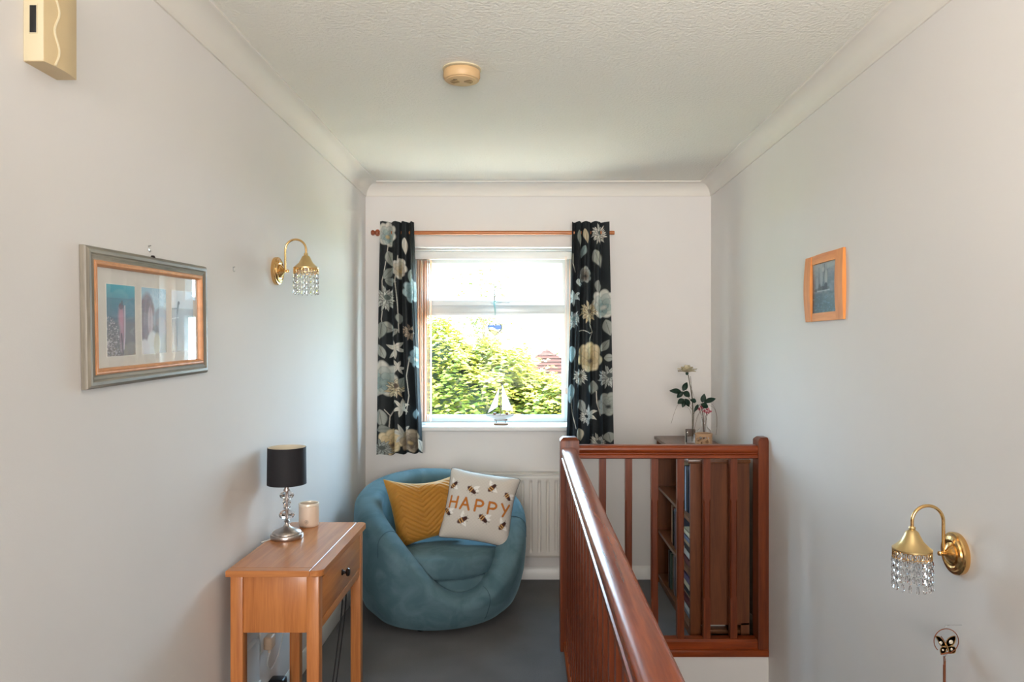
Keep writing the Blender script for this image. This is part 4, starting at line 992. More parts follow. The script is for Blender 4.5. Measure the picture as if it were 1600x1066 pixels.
grad(c, [(0, (176, 174, 168)), (0.15, (150, 154, 152)), (0.35, (112, 120, 124)), (0.58, (96, 108, 112)), (0.62, (52, 84, 94)), (1, (44, 84, 98))])
for k in range(200): c.ell(rn.rand(), 0.15+0.45*rn.rand(), 0.06*rn.rand()+0.01, 0.015, (88, 98, 106) if rn.rand() > 0.5 else (136, 140, 140), 0, soft=0.8, a=0.3)
for k in range(160): c.ell(rn.rand(), 0.64+0.36*rn.rand(), 0.03*rn.rand()+0.01, 0.008, (110, 150, 166) if rn.rand() > 0.5 else (28, 62, 78), 0, soft=0.8, a=0.5)
c.line([(0.5, 0.06), (0.5, 0.55)], 0.02, (70, 76, 82)); c.line([(0.72, 0.1), (0.72, 0.55)], 0.016, (80, 84, 88)); c.line([(0.36, 0.16), (0.36, 0.55)], 0.014, (84, 86, 88))
c.ell(0.44, 0.33, 0.06, 0.16, (170, 170, 164)); c.ell(0.62, 0.30, 0.06, 0.17, (152, 156, 156)); c.ell(0.55, 0.15, 0.05, 0.05, (186, 184, 178)); c.ell(0.80, 0.40, 0.05, 0.12, (140, 146, 148))
c.ell(0.55, 0.52, 0.24, 0.045, (44, 50, 56)); c.ell(0.44, 0.47, 0.05, 0.06, (48, 52, 58)); c.ell(0.7, 0.47, 0.04, 0.05, (52, 56, 60)); c.line([(0.3, 0.565), (0.8, 0.565)], 0.02, (176, 182, 184)); c.ell(0.86, 0.54, 0.06, 0.03, (60, 62, 66))
V = np.stack([np.full_like(U, 0.004), 0.113-0.226*U, -0.097+0.194*W], -1).reshape(-1, 3)
grid_mesh('painting', V, nu, nv, M_photo, fr2, colors=c.c, smooth=False)
b = NB(); box(b, 0.001, 0.0035, -0.113, 0.113, -0.097, 0.097); obj('backing', b, M_mount, fr2)
b = NB(); box(b, 0.0062, 0.0070, -0.1125, 0.1125, -0.096, 0.096); obj('glass', b, M_picglass, fr2)

# ------------------------------------------------------------------ sun catcher and model yacht in the window
sc_ = thing('sun_catcher', 'stained glass heart sun catcher hanging on a pale ribbon from the window handle', 'sun catcher', (-0.2047, 4.545, 1.514))
def heart(t): 
    x = 16*math.sin(t)**3; y = 13*math.cos(t)-5*math.cos(2*t)-2*math.cos(3*t)-math.cos(4*t); return x/34*0.092, (y+2.5)/34*0.096
nr, na = 22, 96; V = []
for i in range(nr):
    q = i/(nr-1)
    for j in range(na):
        hx, hy = heart(2*PI*j/na); V.append((hx*q, -0.002, hy*q))
V = np.array(V); c = Canvas(V[:, 0], -V[:, 2], (250, 232, 170))
c.c[:] = lin((236, 210, 120)); 
wave1 = 0.004+0.010*np.sin((c.u+0.02)*60); wave2 = -0.018+0.22*c.u
up = c.v < (-0.010+0.25*c.u+0.004*np.sin(c.u*120)); mid = (c.v < (0.002+0.30*c.u)) & ~up; top = c.v < -0.031
c.c[mid] = lin((246, 248, 250)); c.c[up] = lin((8, 84, 170)); c.c[top] = lin((236, 244, 246))
M_stain = printed('stained_glass', 0.15, transl=0.16)
grid_mesh('glass_heart', V, na, nr, M_stain, sc_, colors=c.c, closed_u=True, smooth=False)
b = NB(); tube(b, [(heart(t)[0], -0.002, heart(t)[1]) for t in np.linspace(0, 2*PI, 73)], 0.0024, 6, cap=False)
tube(b, [(-0.043, -0.003, 0.011), (-0.01, -0.003, 0.006), (0.042, -0.003, -0.010)], 0.0013, 5); tube(b, [(-0.044, -0.003, -0.002), (0.0, -0.003, -0.004), (0.028, -0.003, -0.022)], 0.0013, 5); obj('lead_edge', b, M_black, sc_)
b = NB(); tube(b, [(0, 0, 0.033), (0.002, 0, 0.085)], 0.0006, 5); obj('thread', b, M_steel, sc_)
M_rib = plain('pale_blue_ribbon', (150, 190, 192), 0.7, noise=0.05, nscale=60); M_ribg = plain('grey_ribbon', (150, 146, 140), 0.7, noise=0.05, nscale=60)
b = NB()
for pts, wd in (([(0.003, 0, 0.085), (0.001, 0.002, 0.13), (-0.004, 0.0, 0.170), (-0.002, 0.004, 0.175)], 0.011),):
    vs = [[b.verts.new((p[0]-wd/2*k_, p[1], p[2])), b.verts.new((p[0]+wd/2*k_, p[1], p[2]))] for p, k_ in zip(pts, (0.25, 0.8, 1, 1))]
    for a_, c_ in zip(vs[:-1], vs[1:]): b.faces.new((a_[0], a_[1], c_[1], c_[0]))
bmesh.ops.solidify(b, geom=b.faces[:], thickness=0.0008)
lathe(b, [(0, -0.009), (0.010, -0.004), (0.012, 0.002), (0.008, 0.008), (0, 0.010)], 12, (0.001, -0.004, 0.176)); obj('ribbon', b, M_rib, sc_)
b = NB(); box(b, -0.0120, -0.0045, -0.001, 0.0005, 0.180, 0.272, M=Matrix.Rotation(0.03, 4, 'Y')); obj('ribbon_tail', b, M_ribg, sc_)

bo = thing('model_yacht', 'small wooden model yacht with two cream sails on the window sill', 'model boat', (-0.163, 4.45, 0.928))
def bx_(name, px, *a): pass
s_ = 4.45/F
def Q(px, py, y=0.0): return ((px-CX)*s_+0.163, y, CH-(py-CY)*s_-0.928)
b = NB(); box(b, Q(771.5, 0)[0], Q(794.5, 0)[0], -0.018, 0.018, 0.0, 0.012, 0.005, 3); obj('stand', b, wood('boat_wood', (150, 120, 96), (116, 88, 66), 'X', 0.5), bo)
b = NB()
for px in (775.5, 789.5): tube(b, [Q(px, 664), Q(px, 656)], 0.0018, 8)
obj('stand_pin', b, M_dark, bo, kind='stuff')
# hull: stations along x
def hull(z_lo, z_hi, name, m, keel=False):
    b = NB(); n = 26; R = []
    for i in range(n+1):
        q = i/n; x = Q(758, 0)[0]+(Q(804.5, 0)[0]-Q(758, 0)[0])*q
        w = 0.021*math.sin(PI*min(1, q*0.93+0.07))**0.7 if q < 1 else 0.008
        w = max(0.0015, 0.021*(math.sin(PI*(0.08+0.84*q)))**0.8*(1 if q > 0.1 else (0.15+8.5*q)))
        dep = 0.032*(math.sin(PI*q))**0.55; zt = 0.062+0.004*(2*q-1)**2
        row = []
        for k in range(9):
            a = PI*k/8; zz = zt-dep*math.sin(a)**0.8; row.append(b.verts.new((x, w*math.cos(a), min(zt, max(zz, 0.0)))))
        R.append(row)
    for a_, c_ in zip(R[:-1], R[1:]):
        for k in range(8): b.faces.new((a_[k], a_[k+1], c_[k+1], c_[k]))
        b.faces.new((a_[0], c_[0], c_[8], a_[8]))
    return obj(name, b, m, bo, angle=60)
M_hull = plain('hull_paint', (206, 206, 204), 0.4, noise=0.02)
hull(0, 1, 'hull', M_hull)
b = NB(); x0q, x1q = Q(772, 0)[0], Q(793, 0)[0]
box(b, x0q, x1q, -0.006, 0.006, 0.026, 0.038, 0.004, 3); obj('keel', b, plain('keel_brown', (126, 92, 66), 0.5, noise=0.1), bo)
b = NB(); box(b, Q(757, 0)[0], Q(805, 0)[0], -0.0185, 0.0185, 0.0625, 0.0650, 0.0008); 
for v in b.verts:
    q = abs(v.co.x-0.075*0)/0.1
bmesh.ops.delete(b, geom=b.verts[:], context='VERTS')
R = []
for i in range(21):
    q = i/20; x = Q(756.5, 0)[0]+(Q(805, 0)[0]-Q(756.5, 0)[0])*q; w = 0.0215*math.sin(PI*(0.05+0.86*q))**0.8
    R.append([b.verts.new((x, -w, 0.0655)), b.verts.new((x, w, 0.0655)), b.verts.new((x, w, 0.0625)), b.verts.new((x, -w, 0.0625))])
for a_, c_ in zip(R[:-1], R[1:]):
    for k in range(4): b.faces.new((a_[k], a_[(k+1)%4], c_[(k+1)%4], c_[k]))
b.faces.new(R[0]); b.faces.new(R[-1][::-1]); M_deck = plain('deck_wood', (122, 84, 58), 0.5, noise=0.1, nscale=80); obj('deck', b, M_deck, bo)
for px in (772.8, 792.0):
    b = NB(); x = Q(px, 0)[0]; box(b, x-0.009, x+0.009, -0.008, 0.008, 0.0655, 0.076, 0.0015); obj('cabin', b, M_deck, bo)
b = NB(); tube(b, [Q(782.3, 650), Q(782.3, 620), Q(782.8, 591)], [0.0026, 0.0022, 0.0014], 8); obj('mast', b, M_deck, bo)
b = NB(); tube(b, [Q(783, 642.5), Q(803, 643.5)], 0.0014, 8); obj('boom', b, M_deck, bo)
b = NB(); tube(b, [Q(800, 647), Q(817, 646)], 0.0014, 6); obj('bowsprit', b, M_deck, bo)
M_sail = plain('sailcloth', (228, 224, 214), 0.8, noise=0.02); transl(M_sail, 0.45, (238, 232, 220))
M_line = plain('rigging', (74, 58, 46), 0.7, noise=0.05)
for nm, tri in (('mainsail', ((784.2, 599), (801.5, 642), (784.2, 640.5))), ('jib', ((780.6, 604), (777.6, 636), (761.5, 646)))):
    n = 10; b = NB(); A, B_, C_ = [Vector(Q(*p)) for p in tri]; rows = []
    for i in range(n+1):
        row = []
        for j in range(i+1):
            p = A if i == 0 else A.lerp(B_.lerp(C_, j/i), i/n)
            l = (i/n)*(1-i/n)*4*(0 if i == 0 else (j/i)*(1-j/i)*4); row.append(b.verts.new((p.x, -0.006*l, p.z)))
        rows.append(row)
    for i in range(n):
        for j in range(i+1):
            b.faces.new((rows[i][j], rows[i+1][j], rows[i+1][j+1]))
            if j < i: b.faces.new((rows[i][j], rows[i+1][j+1], rows[i][j+1]))
    sl = obj(nm, b, M_sail, bo, angle=180)
    b = NB(); tube(b, [A, B_, C_, A], 0.0014, 5, cap=False); obj('sail_edge', b, M_line, sl)

# ------------------------------------------------------------------ bookcase and its books
bc = thing('bookcase', 'low brown wooden bookcase against the right wall behind the stair railing', 'bookcase', (0.915, 3.90, 0))
BX, BY = -0.915, -3.90; bx0, bx1, by0, by1 = 0.778, 1.060, 3.452, 4.350
def bcx(name, x0, x1, y0, y1, z0, z1, bev=0.002, m=M_caseY):
    b = NB(); box(b, x0+BX, x1+BX, y0+BY, y1+BY, z0, z1, bev); return obj(name, b, m, bc)
bcx('top', bx0-0.014, bx1+0.004, by0-0.008, by1+0.006, 0.853, 0.873, 0.004)
b = NB()   # near end panel with a raised lower edge between two feet
for r in ((bx0, bx1, 0.082, 0.853), (bx0, bx0+0.040, 0.0, 0.090), (bx1-0.040, bx1, 0.0, 0.090)):
    box(b, r[0]+BX, r[1]+BX, by0+BY, by0+0.018+BY, r[2], r[3])
obj('end_panel', b, M_caseZ, bc, smooth=False)
bcx('end_panel', bx0, bx1, by1-0.018, by1, 0.0, 0.853, 0.001, M_caseZ)
bcx('end_stile', bx0, bx0+0.052, by0-0.006, by0, 0.0, 0.853, 0.0015, M_caseZ)
bcx('back_panel', bx1-0.006, bx1, by0+0.018, by1-0.018, 0.05, 0.853, 0.0, M_caseZ)
for z in (0.050, 0.313, 0.575): bcx('shelf', bx0+0.006, bx1-0.006, by0+0.018, by1-0.018, z-0.018, z, 0.001)
bcx('plinth', bx0+0.012, bx0+0.024, by0+0.018, by1-0.018, 0.0, 0.032, 0.001)
b = NB(); box(b, 0.850, 1.010, 3.475, 3.60, 0.0, 0.028, 0.002)
bmesh.ops.delete(b, geom=b.verts[:], context='VERTS'); b.free()
palette = [('white', (214, 208, 198)), ('dark blue', (52, 62, 92)), ('grey', (128, 130, 138)), ('maroon', (104, 42, 46)), ('slate blue', (96, 108, 136)), ('cream', (220, 204, 172)), ('black', (34, 34, 38)), ('pale blue', (150, 168, 190)), ('brown', (112, 76, 52)), ('green', (70, 96, 80)), ('tan', (184, 150, 112)), ('purple', (92, 74, 108))]
M_page = plain('book_pages', (226, 218, 200), 0.8, noise=0.03, nscale=200)
mats = {n_: plain('book_'+n_.replace(' ', '_'), c_, 0.5, noise=0.06, nscale=60) for n_, c_ in palette}
def book(label, x0, x1, y0, y1, z0, z1, mt_, group, spine='x'):
    t = thing('book', label, 'book', ((x0+x1)/2, (y0+y1)/2, z0), group=group)
    cx, cy = (x0+x1)/2, (y0+y1)/2; th = 0.0022
    upright = (y1-y0) < (z1-z0)
    b = NB()
    if upright:
        box(b, x0-cx, x1-cx, y0-cy, y0-cy+th, 0, z1-z0); box(b, x0-cx, x1-cx, y1-cy-th, y1-cy, 0, z1-z0); box(b, x0-cx, x0-cx+th, y0-cy, y1-cy, 0, z1-z0)
    else:
        box(b, x0-cx, x1-cx, y0-cy, y1-cy, 0, th); box(b, x0-cx, x1-cx, y0-cy, y1-cy, z1-z0-th, z1-z0); box(b, x0-cx, x0-cx+th, y0-cy, y1-cy, 0, z1-z0)
    obj('cover', b, mt_, t, smooth=False)
    b = NB()
    if upright: box(b, x0-cx+th, x1-cx-0.004, y0-cy+th, y1-cy-th, 0.003, z1-z0-0.004)
    else: box(b, x0-cx+th, x1-cx-0.004, y0-cy+0.004, y1-cy-0.004, th, z1-z0-th)
    obj('pages', b, M_page, t, smooth=False)
    return t
plan = [  # shelf z, name, list of (colour, thickness, height)
 (0.5755, 'top', [('white', .016, .235), ('tan', .028, .24), ('grey', .034, .20), ('dark blue', .030, .215), ('slate blue', .026, .235), ('black', .032, .21), ('pale blue', .03, .225), ('maroon', .022, .20), ('green', .028, .22), ('cream', .03, .235), ('brown', .026, .19), ('purple', .032, .21)], 3.492),
 (0.3135, 'middle', [('slate blue', .034, .19), ('white', .022, .21), ('purple', .026, .2), ('grey', .03, .18), ('pale blue', .028, .205), ('black', .024, .19), ('maroon', .026, .2), ('tan', .03, .21)], 3.84),
 (0.0505, 'bottom', [('pale blue', .034, .215), ('grey', .030, .22), ('dark blue', .026, .2), ('cream', .022, .225), ('brown', .028, .19), ('green', .03, .2), ('black', .028, .21)], 3.90)]
for z, nm, lst, y in plan:
    for cn, th, hh in lst:
        book('%s-spined book standing upright on the bookcase\'s %s shelf' % (cn, nm), bx0+0.022+0.012*rs.rand(), bx0+0.020+0.16+0.03*rs.rand(), y, y+th-0.0008, z, z+hh, mats[cn], 'books on the bookcase shelves'); y += th+0.002*rs.rand()
for z0, nm, lst in ((0.3135, 'middle', ['maroon', 'white', 'black', 'tan', 'slate blue', 'cream']), (0.0505, 'bottom', ['grey', 'white', 'maroon', 'tan', 'black', 'cream', 'purple'])):
    z = z0
    for k, cn in enumerate(lst):
        th = 0.022+0.012*rs.rand(); ln = 0.20+0.05*rs.rand()
        book('%s book lying flat in the stack at the near end of the %s shelf' % (cn, nm), bx0+0.018+0.02*rs.rand(), bx0+0.17+0.03*rs.rand(), 3.492+0.03*rs.rand(), 3.492+0.03+ln, z, z+th, mats[cn], 'books on the bookcase shelves'); z += th+0.0006

# ornaments on the bookcase
th_ = thing('tealight_holder', 'low tan ceramic tealight holder with round holes on the bookcase', 'candle holder', (0.9519, 3.905, 0.8735))
n = 96; m_ = 26; M_thold = plain('tan_ceramic', (196, 158, 122), 0.4, noise=0.05, nscale=30)
b = NB(); holes = [(-2.18, 0.045, 0.011), (-1.88, 0.047, 0.007), (-1.72, 0.030, 0.005), (-1.55, 0.050, 0.006), (-1.42, 0.028, 0.010), (-1.20, 0.048, 0.006), (-2.05, 0.022, 0.006), (-2.45, 0.035, 0.008)] + [(k*0.5+0.2, 0.038, 0.009) for k in range(-1, 8)]
Rr = 0.046; H_ = 0.062; grid = [[b.verts.new((Rr*math.cos(2*PI*i/n), Rr*math.sin(2*PI*i/n), H_*j/m_)) for i in range(n)] for j in range(m_+1)]
for j in range(m_):
    for i in range(n):
        a = 2*PI*(i+0.5)/n; z = H_*(j+0.5)/m_
        if any((((a-h[0]+PI) % (2*PI)-PI)*Rr)**2+(z-h[1])**2 < h[2]**2 for h in holes): continue
        b.faces.new((grid[j][i], grid[j][(i+1)%n], grid[j+1][(i+1)%n], grid[j+1][i]))
bmesh.ops.recalc_face_normals(b, faces=b.faces); bmesh.ops.solidify(b, geom=b.faces[:], thickness=0.004)
obj('pierced_wall', b, M_thold, th_)
b = NB(); lathe(b, [(0.040, 0.062), (0.0475, 0.063), (0.048, 0.067), (0.044, 0.070), (0.038, 0.068)], 40); obj('rim', b, M_thold, th_)
b = NB(); lathe(b, [(0, 0), (0.0465, 0.0), (0.0465, 0.003), (0, 0.003)], 40); obj('base', b, M_thold, th_)
gv = thing('bud_vase', 'clear square glass vase holding the cream rose on the bookcase', 'vase', (0.893, 3.965, 0.8735))
b = NB(); box(b, -0.026, 0.026, -0.018, 0.018, 0.0, 0.085, 0.004); box(b, -0.020, 0.020, -0.012, 0.012, 0.012, 0.0852, 0.003); obj('glass_block', b, M_glass, gv)
# second glass: narrow flask with pink dried flowers
fl = thing('glass_flask', 'clear glass flask holding small pink flowers behind the tealight holder', 'vase', (0.985, 4.03, 0.8735))
b = NB(); lathe(b, [(0, 0.002), (0.036, 0.002), (0.038, 0.008), (0.038, 0.055), (0.034, 0.072), (0.018, 0.088), (0.015, 0.10), (0.015, 0.165), (0.018, 0.170), (0.0165, 0.170), (0.0135, 0.165), (0.0135, 0.10), (0.016, 0.087), (0.032, 0.070), (0.0362, 0.054), (0.0362, 0.010), (0, 0.008)], 32); obj('flask_body', b, M_glass, fl)
pf = thing('pink_flowers', 'cluster of small dark pink dried flowers in the glass flask', 'flowers', (0.985, 4.03, 0.89))
M_pink = plain('dried_pink', (190, 84, 100), 0.7, noise=0.25, nscale=90); M_stem = plain('dried_stem', (96, 74, 60), 0.8, noise=0.15, nscale=80)
heads = [(-0.030, 0.0, 0.172), (-0.018, -0.01, 0.186), (0.0, 0.0, 0.160), (0.016, -0.008, 0.152), (0.032, 0.0, 0.158), (-0.006, 0.012, 0.176), (0.022, 0.01, 0.170)]
for hx, hy, hz in heads:
    b = NB(); tube(b, smooth_path([(hx*0.1, hy*0.1, 0.0), (hx*0.25, hy*0.3, 0.09), (hx*0.5, hy*0.5, 0.135), (hx, hy, hz)], 4), 0.0012, 5); st = obj('stem', b, M_stem, pf)
    b = NB()
    for k in range(26):
        d = Vector((rs.randn(), rs.randn(), rs.randn()*0.8+0.3)).normalized(); p = Vector((hx, hy, hz)); q = p+d*(0.010+0.005*rs.rand()); s2 = d.orthogonal().normalized()*0.0022
        v1, v2, v3, v4 = b.verts.new(p), b.verts.new(p.lerp(q, .6)+s2), b.verts.new(q), b.verts.new(p.lerp(q, .6)-s2); b.faces.new((v1, v2, v3, v4))
    obj('flower_head', b, M_pink, st, smooth=False)
# rose
ro = thing('silk_rose', 'single cream rose on a tall stem with dark green leaves above the bookcase', 'flower', (0.893, 3.965, 0.886))
M_rose = plain('cream_petal', (246, 238, 214), 0.6, noise=0.04, nscale=40); transl(M_rose, 0.12, (240, 226, 190)); M_leaf = plain('dark_leaf', (38, 66, 52), 0.45, noise=0.2, nscale=60); M_stg = plain('rose_stem', (86, 78, 58), 0.6, noise=0.2, nscale=60)
rsc = 3.965/F
def RQ(px, py, dy=0.0): return Vector(((px-CX)*rsc-0.893, dy, CH-(py-CY)*rsc-0.886))
stem = smooth_path([RQ(1081, 690), RQ(1082, 665), RQ(1082.5, 645), RQ(1081, 620), RQ(1077.5, 598), RQ(1075.5, 586)])
b = NB(); tube(b, stem, 0.0024, 8); obj('stem', b, M_stg, ro)
b = NB(); tube(b, smooth_path([RQ(1083, 690, 0.006), RQ(1084, 660, 0.006), RQ(1083, 630, 0.006), RQ(1079, 588, 0.004)]), 0.0013, 6); obj('stem', b, M_stg, ro)
hc = RQ(1073.5, 577)
def petal_mesh(L, Wd, cup, ang, elev, m, nm, par, ctr, roll=0.0, th=0.0006, ruffle=0.12):
    b = NB(); nu_, nv_ = 8, 8; rows = []
    for i in range(nv_+1):
        q = i/nv_; row = []
        for j in range(nu_+1):
            s = j/nu_*2-1; w = Wd*0.5*(math.sin(PI*(0.12+0.80*q)))**0.6
            x = s*w; z = L*q; y = cup*(q**1.6)*L+(s*s)*(-0.25*w)+ruffle*L*0.25*math.sin(5*s+q*3)*q*q
            el = elev; p = Vector((x, z*math.cos(el)-y*math.sin(el)*0, z*math.sin(el)))
            p = Vector((x, L*q*math.cos(el)+cup*L*q*q*math.cos(el+1.2), L*q*math.sin(el)+cup*L*q*q*math.sin(el+1.2)-(s*s)*-0.20*w+ruffle*L*0.3*math.sin(4*s+q*3)*q*q))
            p = Matrix.Rotation(ang, 4, 'Z') @ p; row.append(b.verts.new(ctr+p))
        rows.append(row)
    for a_, c_ in zip(rows[:-1], rows[1:]):
        for j in range(nu_): b.faces.new((a_[j], a_[j+1], c_[j+1], c_[j]))
    bmesh.ops.solidify(b, geom=b.faces[:], thickness=th); return obj(nm, b, m, par, angle=180)
rh = NB(); lathe(rh, [(0, -0.034), (0.007, -0.030), (0.010, -0.022), (0.004, -0.014), (0, -0.012)], 12, hc); rh_o = obj('calyx', rh, M_leaf, ro)
for k in range(7): petal_mesh(0.058, 0.060, -0.05, 2*PI*k/7+0.3, 0.16+0.22*(k % 2), M_rose, 'petal', ro, hc+Vector((0, 0, -0.018)))
for k in range(6): petal_mesh(0.046, 0.046, -0.05, 2*PI*k/6+0.8, 0.75, M_rose, 'petal', ro, hc+Vector((0, 0, -0.018)))
for k in range(5): petal_mesh(0.042, 0.032, 0.0, 2*PI*k/5+0.1, 1.2, M_rose, 'petal', ro, hc+Vector((0, 0, -0.018)))
def leaf(ctr, tip, wd, par, m=M_leaf, tilt=0.35):
    b = NB(); A = Vector(ctr); T_ = Vector(tip); d = T_-A; L = d.length; d.normalize(); sd = d.cross(Vector((0, -1, tilt))).normalized(); nrm = sd.cross(d)
    n_ = 10; rows = []
    for i in range(n_+1):
        q = i/n_; w = wd/2*math.sin(PI*q**0.85)**0.85+0.0003; c0 = A+d*L*q+nrm*(0.10*L*math.sin(PI*q))
        rows.append([b.verts.new(c0-sd*w+nrm*w*0.25), b.verts.new(c0), b.verts.new(c0+sd*w+nrm*w*0.25)])
    for a_, c_ in zip(rows[:-1], rows[1:]):
        for j in range(2): b.faces.new((a_[j], a_[j+1], c_[j+1], c_[j]))
    bmesh.ops.solidify(b, geom=b.faces[:], thickness=0.0007); return obj('leaf', b, m, par, angle=180)
for tw, lv in ((((1081, 628), (1072, 615), (1066, 612)), (((1065, 613), (1046, 611), .030), ((1067, 611), (1074, 597.5), .030), ((1067, 613), (1078.5, 620), .034), ((1067, 612), (1058, 622), .028))),
               (((1081, 640), (1074, 630), (1069, 624)), (((1069, 624), (1059, 631), .030), ((1070, 623), (1077, 636), .030), ((1070, 626), (1066, 637), .024))),
               (((1083, 648), (1092, 634), (1098, 630)), (((1088, 628), (1078, 625), .026), ((1089, 630), (1090, 630), .01), ((1097, 629), (1100, 615), .030), ((1100, 629), (1118.5, 623), .028), ((1095, 632), (1107, 637), .032), ((1091, 632), (1084, 644), .018)))):
    b = NB(); tube(b, smooth_path([RQ(*p) for p in tw], 4), 0.0012, 6); tg = obj('twig', b, M_stg, ro)
    for a_, t_, wd in lv:
        if abs(a_[0]-t_[0])+abs(a_[1]-t_[1]) < 4: continue
        leaf(RQ(*a_), RQ(t_[0], t_[1], -0.01+0.02*rs.rand()), wd, tg)
b = NB(); M_wisp = plain('dry_grass', (128, 108, 92), 0.8, noise=0.1)
for pts in (((1082, 680), (1080, 645), (1068, 633), (1060, 632), (1054, 645), (1049, 662)), ((1084, 680), (1092, 648), (1108, 632), (1116, 636), (1121, 655), (1119, 680)), ((1084, 680), (1090, 650), (1106, 634), (1118, 642), (1120, 668)), ((1083, 670), (1082, 640), (1076, 622), (1072, 606)), ((1083, 680), (1086, 640), (1085, 622), (1077, 596))):
    tube(b, smooth_path([RQ(p[0], p[1], 0.004) for p in pts], 5), 0.0007, 4)
obj('grass_wisp', b, M_wisp, ro, kind='stuff')

# ------------------------------------------------------------------ butterfly wind chime on the right wall
cs = 1.857/F
wc = thing('wind_chime', 'brass butterfly wind chime with copper tubes low on the right wall', 'wind chime', (1.0751, 1.857, 0.6538), (0, 0, 0))
def W_(px, py, dy=0): return Vector(((px-CX)*cs-1.0751, dy, CH-(py-CY)*cs-0.6538))
b = NB(); pts = [W_(1478.5+19.2*math.cos(a), 1002+19.2*math.sin(a)) for a in np.linspace(2.35, 2.35+2*PI*0.92, 48)]
tube(b, pts, 0.0012, 6); obj('ring', b, M_copper, wc)
b = NB(); tube(b, [W_(1477, 983), W_(1477, 979), W_(1484, 977, 0)], 0.0008, 5); tube(b, [(XR-1.0751, 0, W_(0, 977).z), (W_(1477, 0).x, 0, W_(0, 977).z)], 0.0006, 6); obj('hook', b, M_steel, wc)
def wire(ptsl, nm='wing_wire', r=0.0010, m=M_brass, par=wc):
    b = NB()
    for p in ptsl: tube(b, smooth_path([W_(*q) for q in p], 5), r, 6, cap=False)
    return obj(nm, b, m, par)
M_wing = plain('pearly_wing', (206, 196, 178), 0.3, 0.2, noise=0.05, nscale=100)
def wing(name, outline, ctr, rr):
    wg = wire([outline], name)
    b = NB(); c0 = W_(*ctr); lathe(b, [(0, 0.0012), (rr*0.7, 0.0010), (rr, 0), (rr*0.7, -0.0010), (0, -0.0012)], 16, M=Matrix.Translation(c0) @ Matrix.Rotation(PI/2, 4, 'X')); obj('wing_bead', b, M_wing, wg)
    b = NB(); f = smooth_path([W_(q[0], q[1], 0.0006) for q in outline], 4); c_ = sum(f, Vector())/len(f); cv0 = b.verts.new(c_); vv = [b.verts.new(p) for p in f[:-1]]
    for k in range(len(vv)): b.faces.new((cv0, vv[k], vv[(k+1)%len(vv)]))
    bmesh.ops.solidify(b, geom=b.faces[:], thickness=0.0004)
    bmesh.ops.scale(b, verts=b.verts, vec=(0.96, 1, 0.96), space=Matrix.Translation(-c_)); obj('wing_plate', b, M_brass_s, wg)
wing('wing', [(1478, 1010), (1470, 1009), (1465, 1000), (1462, 995), (1467, 995), (1473, 1000), (1477, 1007), (1478, 1010)], (1470, 1005), 0.0045)
wing('wing', [(1479, 1011), (1478.5, 1003), (1483, 997), (1489, 994.5), (1492.5, 995), (1492.5, 1002), (1489, 1008), (1482, 1011), (1479, 1011)], (1486, 1003.5), 0.0055)
wing('lower_wing', [(1478, 1012), (1472, 1011), (1469, 1016), (1471, 1022), (1477, 1020), (1479, 1014), (1478, 1012)], (1473.5, 1016), 0.003)
wing('lower_wing', [(1480, 1012), (1487, 1010), (1493, 1013), (1492, 1020), (1486, 1021), (1481, 1017), (1480, 1012)], (1487, 1015), 0.0035)
wire([[(1481, 1017), (1478, 1009), (1476, 1003), (1470.5, 994.5)]], 'antenna', 0.0008, M_copper)
b = NB(); lathe(b, [(0, -0.012), (0.0020, -0.008), (0.0024, 0.004), (0.0018, 0.010), (0, 0.012)], 12, M=Matrix.Translation(W_(1479.5, 1012, -0.002)) @ Matrix.Rotation(-0.35, 4, 'Y')); obj('butterfly_body', b, M_brass, wc)
b = NB(); tube(b, [W_(1470, 1022.5), W_(1480, 1020.5), W_(1486, 1020.5)], 0.0022, 8); obj('cross_bar', b, M_copper, wc)
for k, (px, py) in enumerate(((1470.8, 1036), (1474.8, 1032), (1477.6, 1030.5), (1479.6, 1029))):
    dy = (-0.012, -0.004, 0.004, 0.012)[k]
    b = NB(); p = W_(px, py, dy); tube(b, [p, p+Vector((0, 0, -0.17-0.02*k))], 0.0024, 12); tbn = obj('chime_tube', b, M_copper, wc)
    b = NB(); tube(b, [W_(1475+2.0*k, 1021.5), p], 0.0004, 4); obj('chime_thread', b, M_steel, tbn)

# ------------------------------------------------------------------ outside: lawn, hedge, trees, a neighbouring house
M_bounce = plain('warm_bounce', (226, 198, 164), 0.9, noise=0.12, nscale=3, bump=0.2, bscale=20)
b = NB(); box(b, -14, 14, YB+0.27, 10.2, ZD-0.1, ZD+0.03); o = obj('bounce_slab', b, M_bounce, smooth=False, kind='structure')  # unseen pale ground, added to bounce warm sunlight up onto the ceiling
M_lawn = plain('lawn', (96, 112, 50), 0.9, noise=0.25, nscale=2, bump=0.3, bscale=30)
b = NB(); box(b, -40, 40, YB+0.4, 90, ZD-0.3, ZD); o = obj('lawn', b, M_lawn, smooth=False, kind='structure')
def leafmat(name, c1, c2):
    m, t, bb = newmat(name); oi = t.nodes.new('ShaderNodeTexCoord'); nz = t.nodes.new('ShaderNodeTexNoise'); nz.inputs['Scale'].default_value = 1.6; nz.inputs['Detail'].default_value = 5
    t.links.new(oi.outputs['Object'], nz.inputs['Vector']); r = t.nodes.new('ShaderNodeValToRGB'); r.color_ramp.elements[0].position = 0.35; r.color_ramp.elements[1].position = 0.65
    r.color_ramp.elements[0].color = L3(*c1); r.color_ramp.elements[1].color = L3(*c2); t.links.new(nz.outputs['Fac'], r.inputs[0]); t.links.new(r.outputs[0], bb.inputs['Base Color'])
    bb.inputs['Roughness'].default_value = 0.7; transl(m, 0.3, tuple((np.array(c1)+np.array(c2))/2)); return m
